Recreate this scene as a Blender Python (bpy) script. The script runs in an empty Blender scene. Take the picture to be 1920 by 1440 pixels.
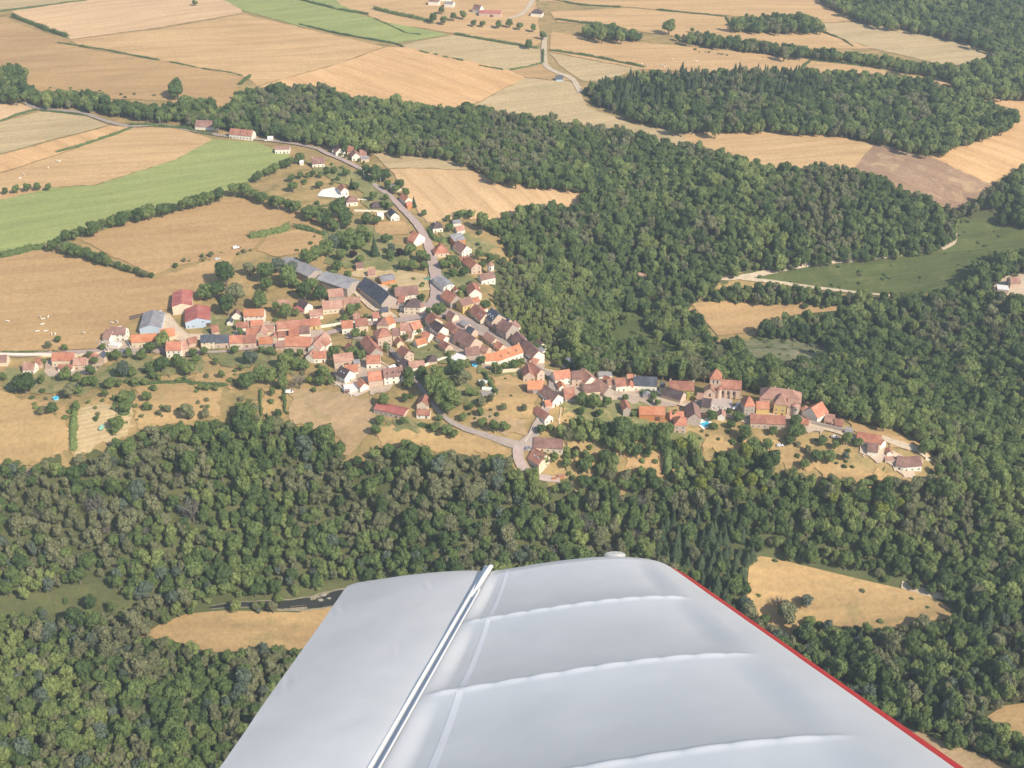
import bpy, bmesh, math, random
import numpy as np
from mathutils import Vector, Matrix
from mathutils.geometry import delaunay_2d_cdt
random.seed(7); rng = np.random.default_rng(7)
S = bpy.context.scene
COL = S.collection
R = math.radians
# ---------------------------------------------------------------- camera
FPX = 2300.0; PITCH = R(31.7); CAMH = 406.0
cam = bpy.data.cameras.new("camera"); camo = bpy.data.objects.new("camera", cam); COL.objects.link(camo)
cam.sensor_width = 36; cam.lens = FPX/1920*36; cam.clip_start = 0.05; cam.clip_end = 30000
camo.location = (0, 0, CAMH); camo.rotation_euler = (math.pi/2-PITCH, 0, 0)
S.camera = camo
# ---------------------------------------------------------------- sky and sun
SUN_AZ = R(-40); SUN_EL = R(40)          # azimuth measured from +X (camera right), minus = behind the camera
sd = Vector((math.cos(SUN_AZ)*math.cos(SUN_EL), math.sin(SUN_AZ)*math.cos(SUN_EL), math.sin(SUN_EL)))
W = bpy.data.worlds.new("World"); S.world = W; W.use_nodes = True
nt = W.node_tree; nt.nodes.clear()
sky = nt.nodes.new("ShaderNodeTexSky"); sky.sky_type = 'NISHITA'; sky.sun_disc = False
sky.sun_elevation = SUN_EL; sky.sun_rotation = math.atan2(sd.x, sd.y); sky.altitude = 600; sky.dust_density = 1.5
bg = nt.nodes.new("ShaderNodeBackground"); bg.inputs[1].default_value = 0.15
wo = nt.nodes.new("ShaderNodeOutputWorld")
nt.links.new(sky.outputs[0], bg.inputs[0]); nt.links.new(bg.outputs[0], wo.inputs[0])
sl = bpy.data.lights.new("sun", 'SUN'); sl.energy = 4.9; sl.angle = R(0.5); sl.color = (1.0, 0.90, 0.76)
so = bpy.data.objects.new("sun", sl); COL.objects.link(so); so.location = (0, 0, 800)
so.rotation_euler = sd.to_track_quat('Z', 'Y').to_euler()
S.view_settings.view_transform = 'Standard'; S.view_settings.look = 'None'
S.view_settings.exposure = 0.25; S.view_settings.gamma = 1
S.cycles.max_bounces = 6; S.cycles.diffuse_bounces = 3; S.cycles.glossy_bounces = 2; S.cycles.transmission_bounces = 3
S.cycles.volume_bounces = 0; HAZE_D = .00015; S.cycles.use_denoising = True
# ---------------------------------------------------------------- projection helpers
ct, st = math.cos(PITCH), math.sin(PITCH)
def raydir(px, py):
    u = (np.asarray(px, float)-960)/FPX; v = (np.asarray(py, float)-720)/FPX
    return u, ct-v*st, -st-v*ct
def project(x, y, z):
    x = np.asarray(x, float); y = np.asarray(y, float); z = np.asarray(z, float)-CAMH
    d = y*ct-z*st; dn = -y*st-z*ct
    return 960+FPX*x/d, 720+FPX*dn/d, d
def at_z(px, py, z):
    dx, dy, dz = raydir(px, py); t = (z-CAMH)/dz
    return t*dx, t*dy
# ---------------------------------------------------------------- relief (photo pixel of a ground point, its height)
CTL = """-300,700,0 100,700,0 400,650,0 700,650,0 830,560,2 780,400,8 650,300,14 400,240,17 100,210,19 -200,250,20 50,420,12 250,520,6 500,430,10 60,60,26 500,80,26
800,130,22 1000,60,25 1300,30,22 1700,0,15 1900,60,6 2200,50,0 600,180,11 800,225,9 1000,255,7 950,400,5 1040,370,4 1100,320,1 1300,280,7 1450,310,5 1600,290,8 1750,330,3 1850,300,5 2100,300,0
1300,200,14 1700,230,8 1150,450,-15 1250,480,-21 1400,420,-8 1600,400,-8 1750,420,-17 1500,510,-32 1700,500,-32 1850,460,-28 1900,530,-25 2200,520,-25 1000,480,-13 980,540,-12 1080,560,-40
1180,600,-48 1450,590,-50 1300,640,-52 1500,650,-50 1700,680,-48 1850,650,-40 2200,650,-40 1100,640,-24 1250,680,-30 920,540,0 960,620,0 1050,690,-2 1200,740,-5 1340,750,-6 1450,775,-7
1600,820,-10 1720,870,-14 1800,900,-28 1900,850,-40 2200,850,-45 1700,780,-25 1500,720,-25 -300,850,-8 100,850,-7 500,800,-7 750,830,-8 1000,870,-8 1200,850,-8 1400,850,-12 1600,890,-18
-300,1000,-45 100,1000,-45 400,950,-30 400,1050,-57 700,930,-30 700,1050,-57 1000,960,-36 1200,980,-42 1400,960,-32 1700,1000,-45 1500,1100,-66 1750,1150,-68 2200,1100,-62 450,1140,-72 250,1180,-72
620,1120,-72 100,1130,-68 -300,1150,-68 450,1190,-70 200,1300,-66 -300,1400,-58 100,1440,-60 400,1420,-62 700,1300,-70 1000,1250,-70 1200,1440,-66 1800,1300,-62 1900,1420,-60 1600,1300,-66 2200,1400,-58 700,1800,-60 1400,1800,-60"""
cp = np.array([[float(v) for v in t.split(',')] for t in CTL.split()])
cx_, cy_ = at_z(cp[:, 0], cp[:, 1], cp[:, 2]); cz_ = cp[:, 2]
def tps(r):
    return np.where(r > 1e-6, r*r*np.log(np.maximum(r, 1e-6)), 0)
sc_ = 500.0
PX, PY = cx_/sc_, cy_/sc_
n_ = len(PX)
Kx = tps(np.hypot(PX[:, None]-PX[None], PY[:, None]-PY[None]))+np.eye(n_)*0.0015
Pm = np.stack([np.ones(n_), PX, PY], 1)
Am = np.block([[Kx, Pm], [Pm.T, np.zeros((3, 3))]])
wv = np.linalg.solve(Am, np.concatenate([cz_, np.zeros(3)]))
GS = 8.0; GX = np.arange(-1200, 1201, GS); GY = np.arange(160, 2601, GS)
gx, gy = np.meshgrid(GX, GY)
gz = np.zeros_like(gx)
for i in range(n_):
    gz += wv[i]*tps(np.hypot(gx/sc_-PX[i], gy/sc_-PY[i]))
gz += wv[n_]+wv[n_+1]*gx/sc_+wv[n_+2]*gy/sc_
gz = np.clip(gz, -76, 30)
def smooth(a, k):
    for _ in range(k):
        p = np.pad(a, 1, mode='edge'); a = (p[:-2, 1:-1]+p[2:, 1:-1]+p[1:-1, :-2]+p[1:-1, 2:]+2*a)/6
    return a
gz = smooth(gz, 5)
nz = smooth(rng.normal(0, 1, gx.shape), 30); nz /= nz.std(); gz = gz+nz*0.25
def terr(x, y):
    x = np.asarray(x, float); y = np.asarray(y, float)
    fx = np.clip((x-GX[0])/GS, 0, len(GX)-1.001); fy = np.clip((y-GY[0])/GS, 0, len(GY)-1.001)
    ix = fx.astype(int); iy = fy.astype(int); fx = fx-ix; fy = fy-iy
    return gz[iy, ix]*(1-fx)*(1-fy)+gz[iy, ix+1]*fx*(1-fy)+gz[iy+1, ix]*(1-fx)*fy+gz[iy+1, ix+1]*fx*fy
def unproj(px, py, h=0.0):
    z = np.zeros_like(np.asarray(px, float))
    for _ in range(40):
        x, y = at_z(px, py, z+h); z = 0.35*z+0.65*terr(x, y)
    return x, y, z
def inpoly(px, py, poly):
    px = np.asarray(px, float); py = np.asarray(py, float); r = np.zeros(px.shape, bool); n = len(poly); j = n-1
    for i in range(n):
        xi, yi = poly[i]; xj, yj = poly[j]
        if yi != yj:
            r ^= ((yi > py) != (yj > py)) & (px < (xj-xi)*(py-yi)/(yj-yi)+xi)
        j = i
    return r
def P(s):
    return [tuple(float(v) for v in t.split(',')) for t in s.split()]
# ---------------------------------------------------------------- object helpers
def props(o, label=None, cat=None, group=None, kind=None):
    if label: o['label'] = label
    if cat: o['category'] = cat
    if group: o['group'] = group
    if kind: o['kind'] = kind
    return o
def mesh(name, verts, faces, mats, midx=None, smooth_=False):
    m = bpy.data.meshes.new(name); m.from_pydata([tuple(map(float, v)) for v in verts], [], [tuple(map(int, f)) for f in faces])
    for a in (mats if isinstance(mats, (list, tuple)) else [mats]): m.materials.append(a)
    if midx is not None: m.polygons.foreach_set('material_index', np.asarray(midx, dtype=np.int32))
    if smooth_: m.polygons.foreach_set('use_smooth', np.ones(len(m.polygons), dtype=bool))
    m.update(); return m
def link(name, me, parent=None, loc=None, rz=None):
    o = bpy.data.objects.new(name, me); COL.objects.link(o)
    if parent is not None: o.parent = parent
    if loc is not None: o.location = loc
    if rz is not None: o.rotation_euler = (0, 0, rz)
    return o
OCC = []
class MB:
    """collects boxes, prisms, tubes into one mesh"""
    def __init__(s): s.v = []; s.f = []; s.m = []
    def add(s, vs, fs, m=0):
        b = len(s.v); s.v += [tuple(v) for v in vs]; s.f += [tuple(i+b for i in f) for f in fs]; s.m += [m]*len(fs)
    def box(s, x0, y0, z0, x1, y1, z1, m=0):
        s.add([(x0, y0, z0), (x1, y0, z0), (x1, y1, z0), (x0, y1, z0), (x0, y0, z1), (x1, y0, z1), (x1, y1, z1), (x0, y1, z1)],
              [(0, 3, 2, 1), (4, 5, 6, 7), (0, 1, 5, 4), (1, 2, 6, 5), (2, 3, 7, 6), (3, 0, 4, 7)], m)
    def tube(s, pts, rad, n=6, m=0, cap=True):
        pts = [Vector(p) for p in pts]; rad = rad if hasattr(rad, '__len__') else [rad]*len(pts); rings = []
        for i, p in enumerate(pts):
            t = (pts[min(i+1, len(pts)-1)]-pts[max(i-1, 0)]).normalized()
            a = t.cross(Vector((0, 0, 1)) if abs(t.z) < .9 else Vector((1, 0, 0))).normalized(); b = t.cross(a)
            rings.append([p+(a*math.cos(2*math.pi*k/n)+b*math.sin(2*math.pi*k/n))*rad[i] for k in range(n)])
        vs = [v for r in rings for v in r]; fs = []
        for i in range(len(pts)-1):
            for k in range(n): fs.append((i*n+k, i*n+(k+1) % n, (i+1)*n+(k+1) % n, (i+1)*n+k))
        if cap: fs.append(tuple(range(n))[::-1]); fs.append(tuple((len(pts)-1)*n+k for k in range(n)))
        s.add(vs, fs, m)
    def mesh(s, name, mats, smooth_=False): return mesh(name, s.v, s.f, mats, s.m, smooth_)
# ---------------------------------------------------------------- materials
def newmat(name):
    m = bpy.data.materials.new(name); m.use_nodes = True; n = m.node_tree; b = n.nodes["Principled BSDF"]
    return m, n, b
def lin(c):
    return tuple(((v/255)/12.92 if v/255 <= .04045 else ((v/255+.055)/1.055)**2.4) for v in c)
def noise(n, vec, scale, detail=4, rough=.6, dist=0):
    t = n.nodes.new("ShaderNodeTexNoise"); t.inputs['Scale'].default_value = scale; t.inputs['Detail'].default_value = detail
    t.inputs['Roughness'].default_value = rough; t.inputs['Distortion'].default_value = dist
    n.links.new(vec, t.inputs['Vector']); return t.outputs[0]
def ramp(n, fac, stops):
    r = n.nodes.new("ShaderNodeValToRGB"); e = r.color_ramp.elements
    while len(e) < len(stops): e.new(.5)
    for k, (p, c) in enumerate(stops): e[k].position = p; e[k].color = (*c[:3], 1)
    n.links.new(fac, r.inputs[0]); return r.outputs[0]
def mix(n, fac, a, b, mode='MIX'):
    m = n.nodes.new("ShaderNodeMix"); m.data_type = 'RGBA'; m.blend_type = mode
    if isinstance(fac, (int, float)): m.inputs[0].default_value = fac
    else: n.links.new(fac, m.inputs[0])
    for i, v in ((6, a), (7, b)):
        if isinstance(v, tuple): m.inputs[i].default_value = (*v[:3], 1)
        else: n.links.new(v, m.inputs[i])
    return m.outputs[2]
def wpos(n):
    return n.nodes.new("ShaderNodeNewGeometry").outputs['Position']
def simple(name, c, rough=.8, metal=0, var=0, scale=2.0, c2=None, obj=False):
    m, n, b = newmat(name); b.inputs['Roughness'].default_value = rough; b.inputs['Metallic'].default_value = metal
    if 'Specular IOR Level' in b.inputs: b.inputs['Specular IOR Level'].default_value = .3
    if var or c2:
        p = wpos(n); nf = noise(n, p, scale, 3, .65)
        c2 = c2 or tuple(v*(1-var) for v in c)
        o = ramp(n, nf, [(.38, c2), (.62, c)]); n.links.new(o, b.inputs['Base Color'])
    else: b.inputs['Base Color'].default_value = (*c, 1)
    return m
def field_mat(name, c1, c2, c3=None, ang=20., line=0.0, spacing=7., big=.012, patch=.5):
    m, n, b = newmat(name); b.inputs['Roughness'].default_value = 1; b.inputs['Specular IOR Level'].default_value = 0
    p = wpos(n)
    mp = n.nodes.new("ShaderNodeMapping"); mp.inputs['Rotation'].default_value = (0, 0, R(-ang)); n.links.new(p, mp.inputs[0])
    st_ = n.nodes.new("ShaderNodeMapping"); st_.inputs['Scale'].default_value = (.12, 1, 1); n.links.new(mp.outputs[0], st_.inputs[0])
    a = noise(n, st_.outputs[0], .09, 5, .62); bb = noise(n, p, big, 5, .6, .6); g = noise(n, p, .38, 4, .75)
    c = ramp(n, bb, [(.36, c2), (.66, c1)])
    if c3: c = mix(n, ramp(n, noise(n, p, big*1.7, 6, .68, 1.2), [(patch, (0, 0, 0)), (patch+.12, (1, 1, 1))]), c, c3)
    c = mix(n, .55, c, ramp(n, a, [(.33, tuple(v*.80 for v in c2)), (.67, tuple(min(1, v*1.12) for v in c1))]))
    c = mix(n, .42, c, ramp(n, g, [(.3, (.30, .30, .30)), (.7, (.72, .72, .72))]), 'OVERLAY')
    if line:
        wv_ = n.nodes.new("ShaderNodeTexWave"); wv_.inputs['Scale'].default_value = 1/spacing; wv_.inputs['Distortion'].default_value = 1.2
        wv_.inputs['Detail'].default_value = 2; wv_.bands_direction = 'Y'; wv_.inputs['Detail Scale'].default_value = .3
        n.links.new(mp.outputs[0], wv_.inputs[0])
        c = mix(n, line, c, ramp(n, wv_.outputs[0], [(.2, (.25, .25, .25)), (.8, (.75, .75, .75))]), 'OVERLAY')
    if line:        # tractor tramlines
        w2 = n.nodes.new("ShaderNodeTexWave"); w2.inputs['Scale'].default_value = 1/62.; w2.inputs['Distortion'].default_value = 2.2; w2.inputs['Detail'].default_value = 2; w2.inputs['Detail Scale'].default_value = .2; w2.bands_direction = 'Y'
        n.links.new(mp.outputs[0], w2.inputs[0]); c = mix(n, ramp(n, w2.outputs[0], [(.955, (0, 0, 0)), (.99, (.30, .30, .30))]), c, tuple(v*.72 for v in c2))
    n.links.new(c, b.inputs['Base Color'])
    return m
WHEAT = (.70, .46, .235); TAN = (.53, .335, .185); PTAN = (.60, .39, .215); DULL = (.42, .345, .195); GREEN = (.24, .30, .075)
M = {}
M['wheat'] = field_mat("wheat stubble", (.68, .43, .21), (.60, .365, .165), ang=-40, line=.09, spacing=9)
M['wheat2'] = field_mat("wheat stubble pale", (.68, .46, .26), (.60, .40, .21), ang=25, line=.10, spacing=8)
M['gold'] = field_mat("golden dry grass", (.52, .345, .155), (.385, .26, .12), (.26, .22, .095), ang=5, big=.022, patch=.54)
M['rows'] = field_mat("golden stubble with rows", (.66, .44, .23), (.58, .38, .19), ang=-63, line=.13, spacing=6)
M['tan'] = field_mat("tan dry pasture", (.49, .32, .15), (.42, .27, .125), (.37, .27, .13), ang=12, patch=.62)
M['ptan'] = field_mat("pinkish stubble", (.60, .395, .195), (.51, .33, .155), ang=8, line=.07, spacing=10)
M['dull'] = field_mat("dull stubble", (.53, .40, .215), (.465, .35, .185), (.41, .345, .18), ang=18, line=.12, spacing=9, patch=.56)
M['green'] = field_mat("green crop", (.33, .35, .125), (.285, .325, .115), (.41, .39, .17), ang=20, line=.04, spacing=12, patch=.58)
M['brown'] = field_mat("brown scorched field", (.37, .24, .15), (.30, .19, .12), (.56, .41, .22), ang=-35, line=.1, big=.03, patch=.52)
M['meadow'] = field_mat("scrub meadow", (.125, .145, .05), (.085, .11, .038), (.20, .195, .08), ang=10, line=.08, spacing=13, big=.02, patch=.55)
M['river_grass'] = field_mat('dark river grass', (.15, .155, .06), (.11, .12, .05), (.27, .24, .12), ang=-20, big=.03, patch=.6)
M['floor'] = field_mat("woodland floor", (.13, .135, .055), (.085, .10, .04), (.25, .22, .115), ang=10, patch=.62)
M['scrub'] = field_mat("rough clearing", (.27, .25, .13), (.15, .17, .08), (.42, .35, .22), ang=-8, line=.5, spacing=9, big=.03, patch=.52)
M['dry'] = field_mat("village dry grass", (.43, .295, .13), (.31, .23, .10), (.16, .165, .062), ang=30, big=.035, patch=.49)
M['garden'] = field_mat("green garden ground", (.24, .235, .10), (.17, .18, .07), (.45, .335, .17), ang=60, big=.05, patch=.49)
M['red'] = field_mat("bare reddish soil", (.48, .33, .185), (.40, .275, .145), (.32, .255, .12), ang=30, big=.022, patch=.5)
M['road'] = simple("old asphalt", (.47, .36, .31), .95, var=.16, scale=.5)
M['road2'] = simple("grey asphalt", (.40, .325, .27), .95, var=.16, scale=.5)
M['gravel'] = simple("pale gravel", (.66, .52, .36), .95, var=.18, scale=.4)
M['trackm'] = simple("chalk track", (.60, .48, .33), .95, var=.2, scale=.3)
# ---------------------------------------------------------------- terrain sheet
def steps(a0, a1, lo, hi):
    mid = list(np.arange(a0, a1+.1, GS)); out = []; d = GS; v = a1
    while v < hi: d *= 1.5; v += d; out.append(v)
    pre = []; d = GS; v = a0
    while v > lo: d *= 1.5; v -= d; pre.append(v)
    return np.array(pre[::-1]+mid+out)
TX = steps(GX[0], GX[-1], -12000, 12000); TY = steps(GY[0], GY[-1], -3000, 16000)
tx, ty = np.meshgrid(TX, TY); tz = terr(tx, ty)
tv = np.stack([tx.ravel(), ty.ravel(), tz.ravel()], 1); nx = len(TX)
ii, jj = np.meshgrid(np.arange(len(TY)-1), np.arange(nx-1), indexing='ij')
q0 = (ii*nx+jj).ravel(); tf = np.stack([q0, q0+1, q0+nx+1, q0+nx], 1)
me = mesh("ground", tv, tf, M['dry'], smooth_=True)
props(link("ground", me), "dry yellow grass and gardens around the village", kind='structure')
def drape(name, pxpoly, mat, off=.25, label=None, grid=8.0, kind='structure', rough=0):
    pts = []
    n = len(pxpoly)
    for i in range(n):
        a, b = pxpoly[i], pxpoly[(i+1) % n]; L = math.hypot(b[0]-a[0], b[1]-a[1]); k = max(1, int(L/6))
        for q in range(k): pts.append((a[0]+(b[0]-a[0])*q/k, a[1]+(b[1]-a[1])*q/k))
    pa = np.array(pts); x, y, z = unproj(pa[:, 0], pa[:, 1])
    if rough:
        m_ = len(x); ph = [random.uniform(0, 6.28) for _ in range(8)]; a_ = np.arange(m_)*2*math.pi/m_
        nf = [max(3, int(m_/q)) for q in (3.1, 5.3, 9.1, 16.7)]
        dx_ = sum(np.sin(a_*f_+ph[k]) for k, f_ in enumerate(nf))*rough*.5; dy_ = sum(np.sin(a_*f_+ph[k+4]) for k, f_ in enumerate(nf))*rough*.5
        x = x+dx_; y = y+dy_
    return drape_w(name, list(zip(x, y)), mat, off, label, grid, kind)
def drape_w(name, wpts, mat, off, label, grid=8.0, kind='structure'):
    wp = np.array(wpts); x0, y0 = wp.min(0); x1, y1 = wp.max(0)
    gx_, gy_ = np.meshgrid(np.arange(math.ceil(x0/GS)*GS, x1, GS), np.arange(math.ceil(y0/GS)*GS, y1, GS)); gp = np.stack([gx_.ravel(), gy_.ravel()], 1)
    if len(gp): gp = gp[inpoly(gp[:, 0], gp[:, 1], wpts)]
    allp = [Vector(p) for p in wpts]+[Vector(p) for p in gp]
    nb = len(wpts)
    r = delaunay_2d_cdt(allp, [(i, (i+1) % nb) for i in range(nb)], [list(range(nb))], 1, 1e-4)
    vx = np.array([v[:] for v in r[0]]); z = terr(vx[:, 0], vx[:, 1])+off
    cx, cy = 0, 0
    fs = []
    for f in r[2]:
        c = vx[list(f)].mean(0); fs.append(f)
    me = mesh(name, np.column_stack([vx, z]), fs, mat, smooth_=True)
    # faces up
    o = link(name, me)
    if me.polygons and sum(p.normal.z for p in me.polygons) < 0: me.flip_normals()
    return props(o, label, kind=kind)
def ribbon(name, pxs, width, mat, off=.5, label=None, kind='structure'):
    pa = np.array(pxs); x, y, z = unproj(pa[:, 0], pa[:, 1]); w = width if hasattr(width, '__len__') else [width]*len(pxs)
    # catmull resample
    q = []; n = len(x)
    for i in range(n-1):
        p0 = np.array((x[max(i-1, 0)], y[max(i-1, 0)])); p1 = np.array((x[i], y[i])); p2 = np.array((x[i+1], y[i+1])); p3 = np.array((x[min(i+2, n-1)], y[min(i+2, n-1)]))
        k = max(2, int(np.hypot(*(p2-p1))/3))
        for j in range(k):
            t = j/k; q.append((*(.5*((2*p1)+(-p0+p2)*t+(2*p0-5*p1+4*p2-p3)*t*t+(-p0+3*p1-3*p2+p3)*t**3)), w[i]*(1-t)+w[i+1]*t))
    q.append((x[-1], y[-1], w[-1])); q = np.array(q)
    d = np.gradient(q[:, :2], axis=0); d /= np.maximum(np.hypot(d[:, 0], d[:, 1]), 1e-6)[:, None]; nn = np.stack([-d[:, 1], d[:, 0]], 1)
    vs = []; fs = []
    OCC.extend((a[0], a[1], a[2]/2+1.5) for a in q[::2])
    for i in range(len(q)):
        jw = 1+.06*math.sin(i*1.7)+.04*math.sin(i*.61)
        for s_ in (-.5, 0, .5):
            X, Y = q[i, :2]+nn[i]*s_*q[i, 2]*jw; vs.append((X, Y, float(terr(X, Y))+off))
    for i in range(len(q)-1):
        for k in (0, 1): a = i*3+k; fs.append((a, a+3, a+4, a+1))
    me = mesh(name, vs, fs, mat)
    if sum(p.normal.z for p in me.polygons) < 0: me.flip_normals()
    return props(link(name, me), label, kind=kind)
# ================================================================ GROUND COVER
FOREST = {
 'hill': P("380,225 432,195 440,178 470,168 560,163 600,160 640,180 740,188 830,205 880,197 960,215 1040,217 1075,232 1160,240 1190,250 1250,262 1290,270 1350,287 1400,300 1450,312 1560,308 1610,322 1680,347 1730,370 1790,395 1800,420 1785,455 1760,470 1600,490 1500,500 1440,508 1345,522 1340,545 1310,560 1290,572 1310,590 1335,640 1250,645 1150,690 1100,692 1040,672 1000,650 960,600 925,560 915,520 930,480 960,480 945,445 915,425 890,410 930,416 960,400 985,385 1090,388 1096,352 1000,345 925,332 870,300 800,288 690,280 560,259 480,245 430,233"),
 'plantation': P("1096,165 1130,150 1250,133 1500,130 1640,140 1740,150 1760,160 1800,180 1860,195 1902,215 1905,230 1850,255 1770,282 1735,288 1650,262 1550,247 1440,242 1300,240 1280,243 1200,222 1120,190"),
 'topright': P("1530,-60 1540,0 1620,38 1750,60 1830,80 1865,100 1850,110 1800,125 1790,150 1810,178 1850,180 2300,178 2300,-60"),
 'small1': P("1085,62 1100,44 1150,50 1200,62 1207,72 1130,68"),
 'strip': P("1275,68 1310,64 1400,76 1500,88 1600,102 1700,114 1815,132 1800,150 1700,128 1600,110 1500,101 1400,90 1330,82"),
 'small2': P("1368,38 1420,32 1500,28 1540,40 1540,58 1450,56 1375,53"),
 'northwest': P("-300,130 0,125 30,120 50,135 45,158 80,176 120,172 160,176 195,180 210,192 260,196 300,203 335,192 390,190 430,225 500,243 560,257 480,246 430,238 380,230 300,219 220,208 130,196 30,185 -300,185"),
 'valley': P("1310,545 1450,535 1560,548 1650,555 1750,550 1790,530 1815,490 1840,470 1800,440 1790,405 1850,360 1920,310 2300,250 2300,1500 1930,1500 1920,1440 1780,1440 1240,1160 1130,1130 1090,905 1160,905 1250,905 1262,870 1255,830 1300,825 1330,858 1395,838 1440,852 1450,880 1500,892 1600,892 1700,905 1760,880 1750,835 1700,800 1620,785 1585,775 1520,745 1440,725 1380,715 1300,700 1200,695 1100,688 1150,685 1250,650 1335,645 1420,632 1430,612 1490,588 1560,575 1607,572 1560,567 1320,562"),
 'slope': P("-300,880 60,872 130,858 200,838 255,818 285,800 340,798 420,790 430,768 470,750 490,790 590,800 625,810 645,840 650,865 690,845 760,838 850,858 930,852 985,880 1020,902 1100,906 1140,1130 930,1160 690,1190 600,1230 400,1500 -300,1500"),
 'underwing': P("630,1205 930,1162 1140,1132 1240,1162 1500,1300 1790,1445 1800,1560 1780,1800 300,1800 380,1500 600,1232"),
 'grove1': P("1050,800 1100,785 1150,790 1180,800 1250,800 1260,840 1200,850 1150,835 1080,835 1045,820"),
 'grove2': P("1062,852 1110,847 1160,860 1220,880 1230,905 1150,907 1080,902"),
}
CLEAR = {
 'river_meadow': P("-300,1125 0,1118 70,1112 150,1098 215,1095 256,1108 262,1130 228,1152 120,1150 0,1160 -300,1162"),
 'river_field': P("262,1195 300,1172 350,1152 420,1146 560,1150 640,1120 660,1160 600,1230 545,1222 500,1218 400,1226 330,1205"),
 'valley_field': P("1296,570 1330,567 1450,573 1600,573 1606,580 1500,590 1440,606 1400,625 1345,630 1320,600"),
 'scrub1': P("1392,642 1430,634 1490,634 1550,650 1562,664 1530,676 1440,678 1395,664"),
 'track_meadow': P("1345,515 1440,512 1500,503 1600,493 1690,484 1760,472 1790,455 1796,430 1800,412 1850,418 1890,425 1980,440 1980,462 1900,470 1860,478 1825,500 1800,535 1720,556 1600,552 1480,540"),
 'scrub2': P("1128,622 1165,585 1200,590 1225,625 1285,655 1250,672 1160,660"),
 'right_field': P("1400,1100 1405,1050 1425,1038 1450,1042 1640,1088 1740,1110 1805,1150 1720,1165 1640,1182 1520,1160 1480,1200 1400,1135"),
 'bottom_field': P("1640,1345 1690,1362 1780,1395 1935,1452 1935,1560 1800,1560"),
 'edge_field': P("1850,1345 1880,1325 1990,1310 1990,1400 1890,1375"),
 'quarry': P("1862,540 1870,525 1895,515 2000,510 2000,552 1890,556"),
 'tower_plot': P("885,470 925,478 942,500 940,540 900,545"),
 'far_clearing': P("1820,400 1880,395 1880,410 1840,420"),
}
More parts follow.
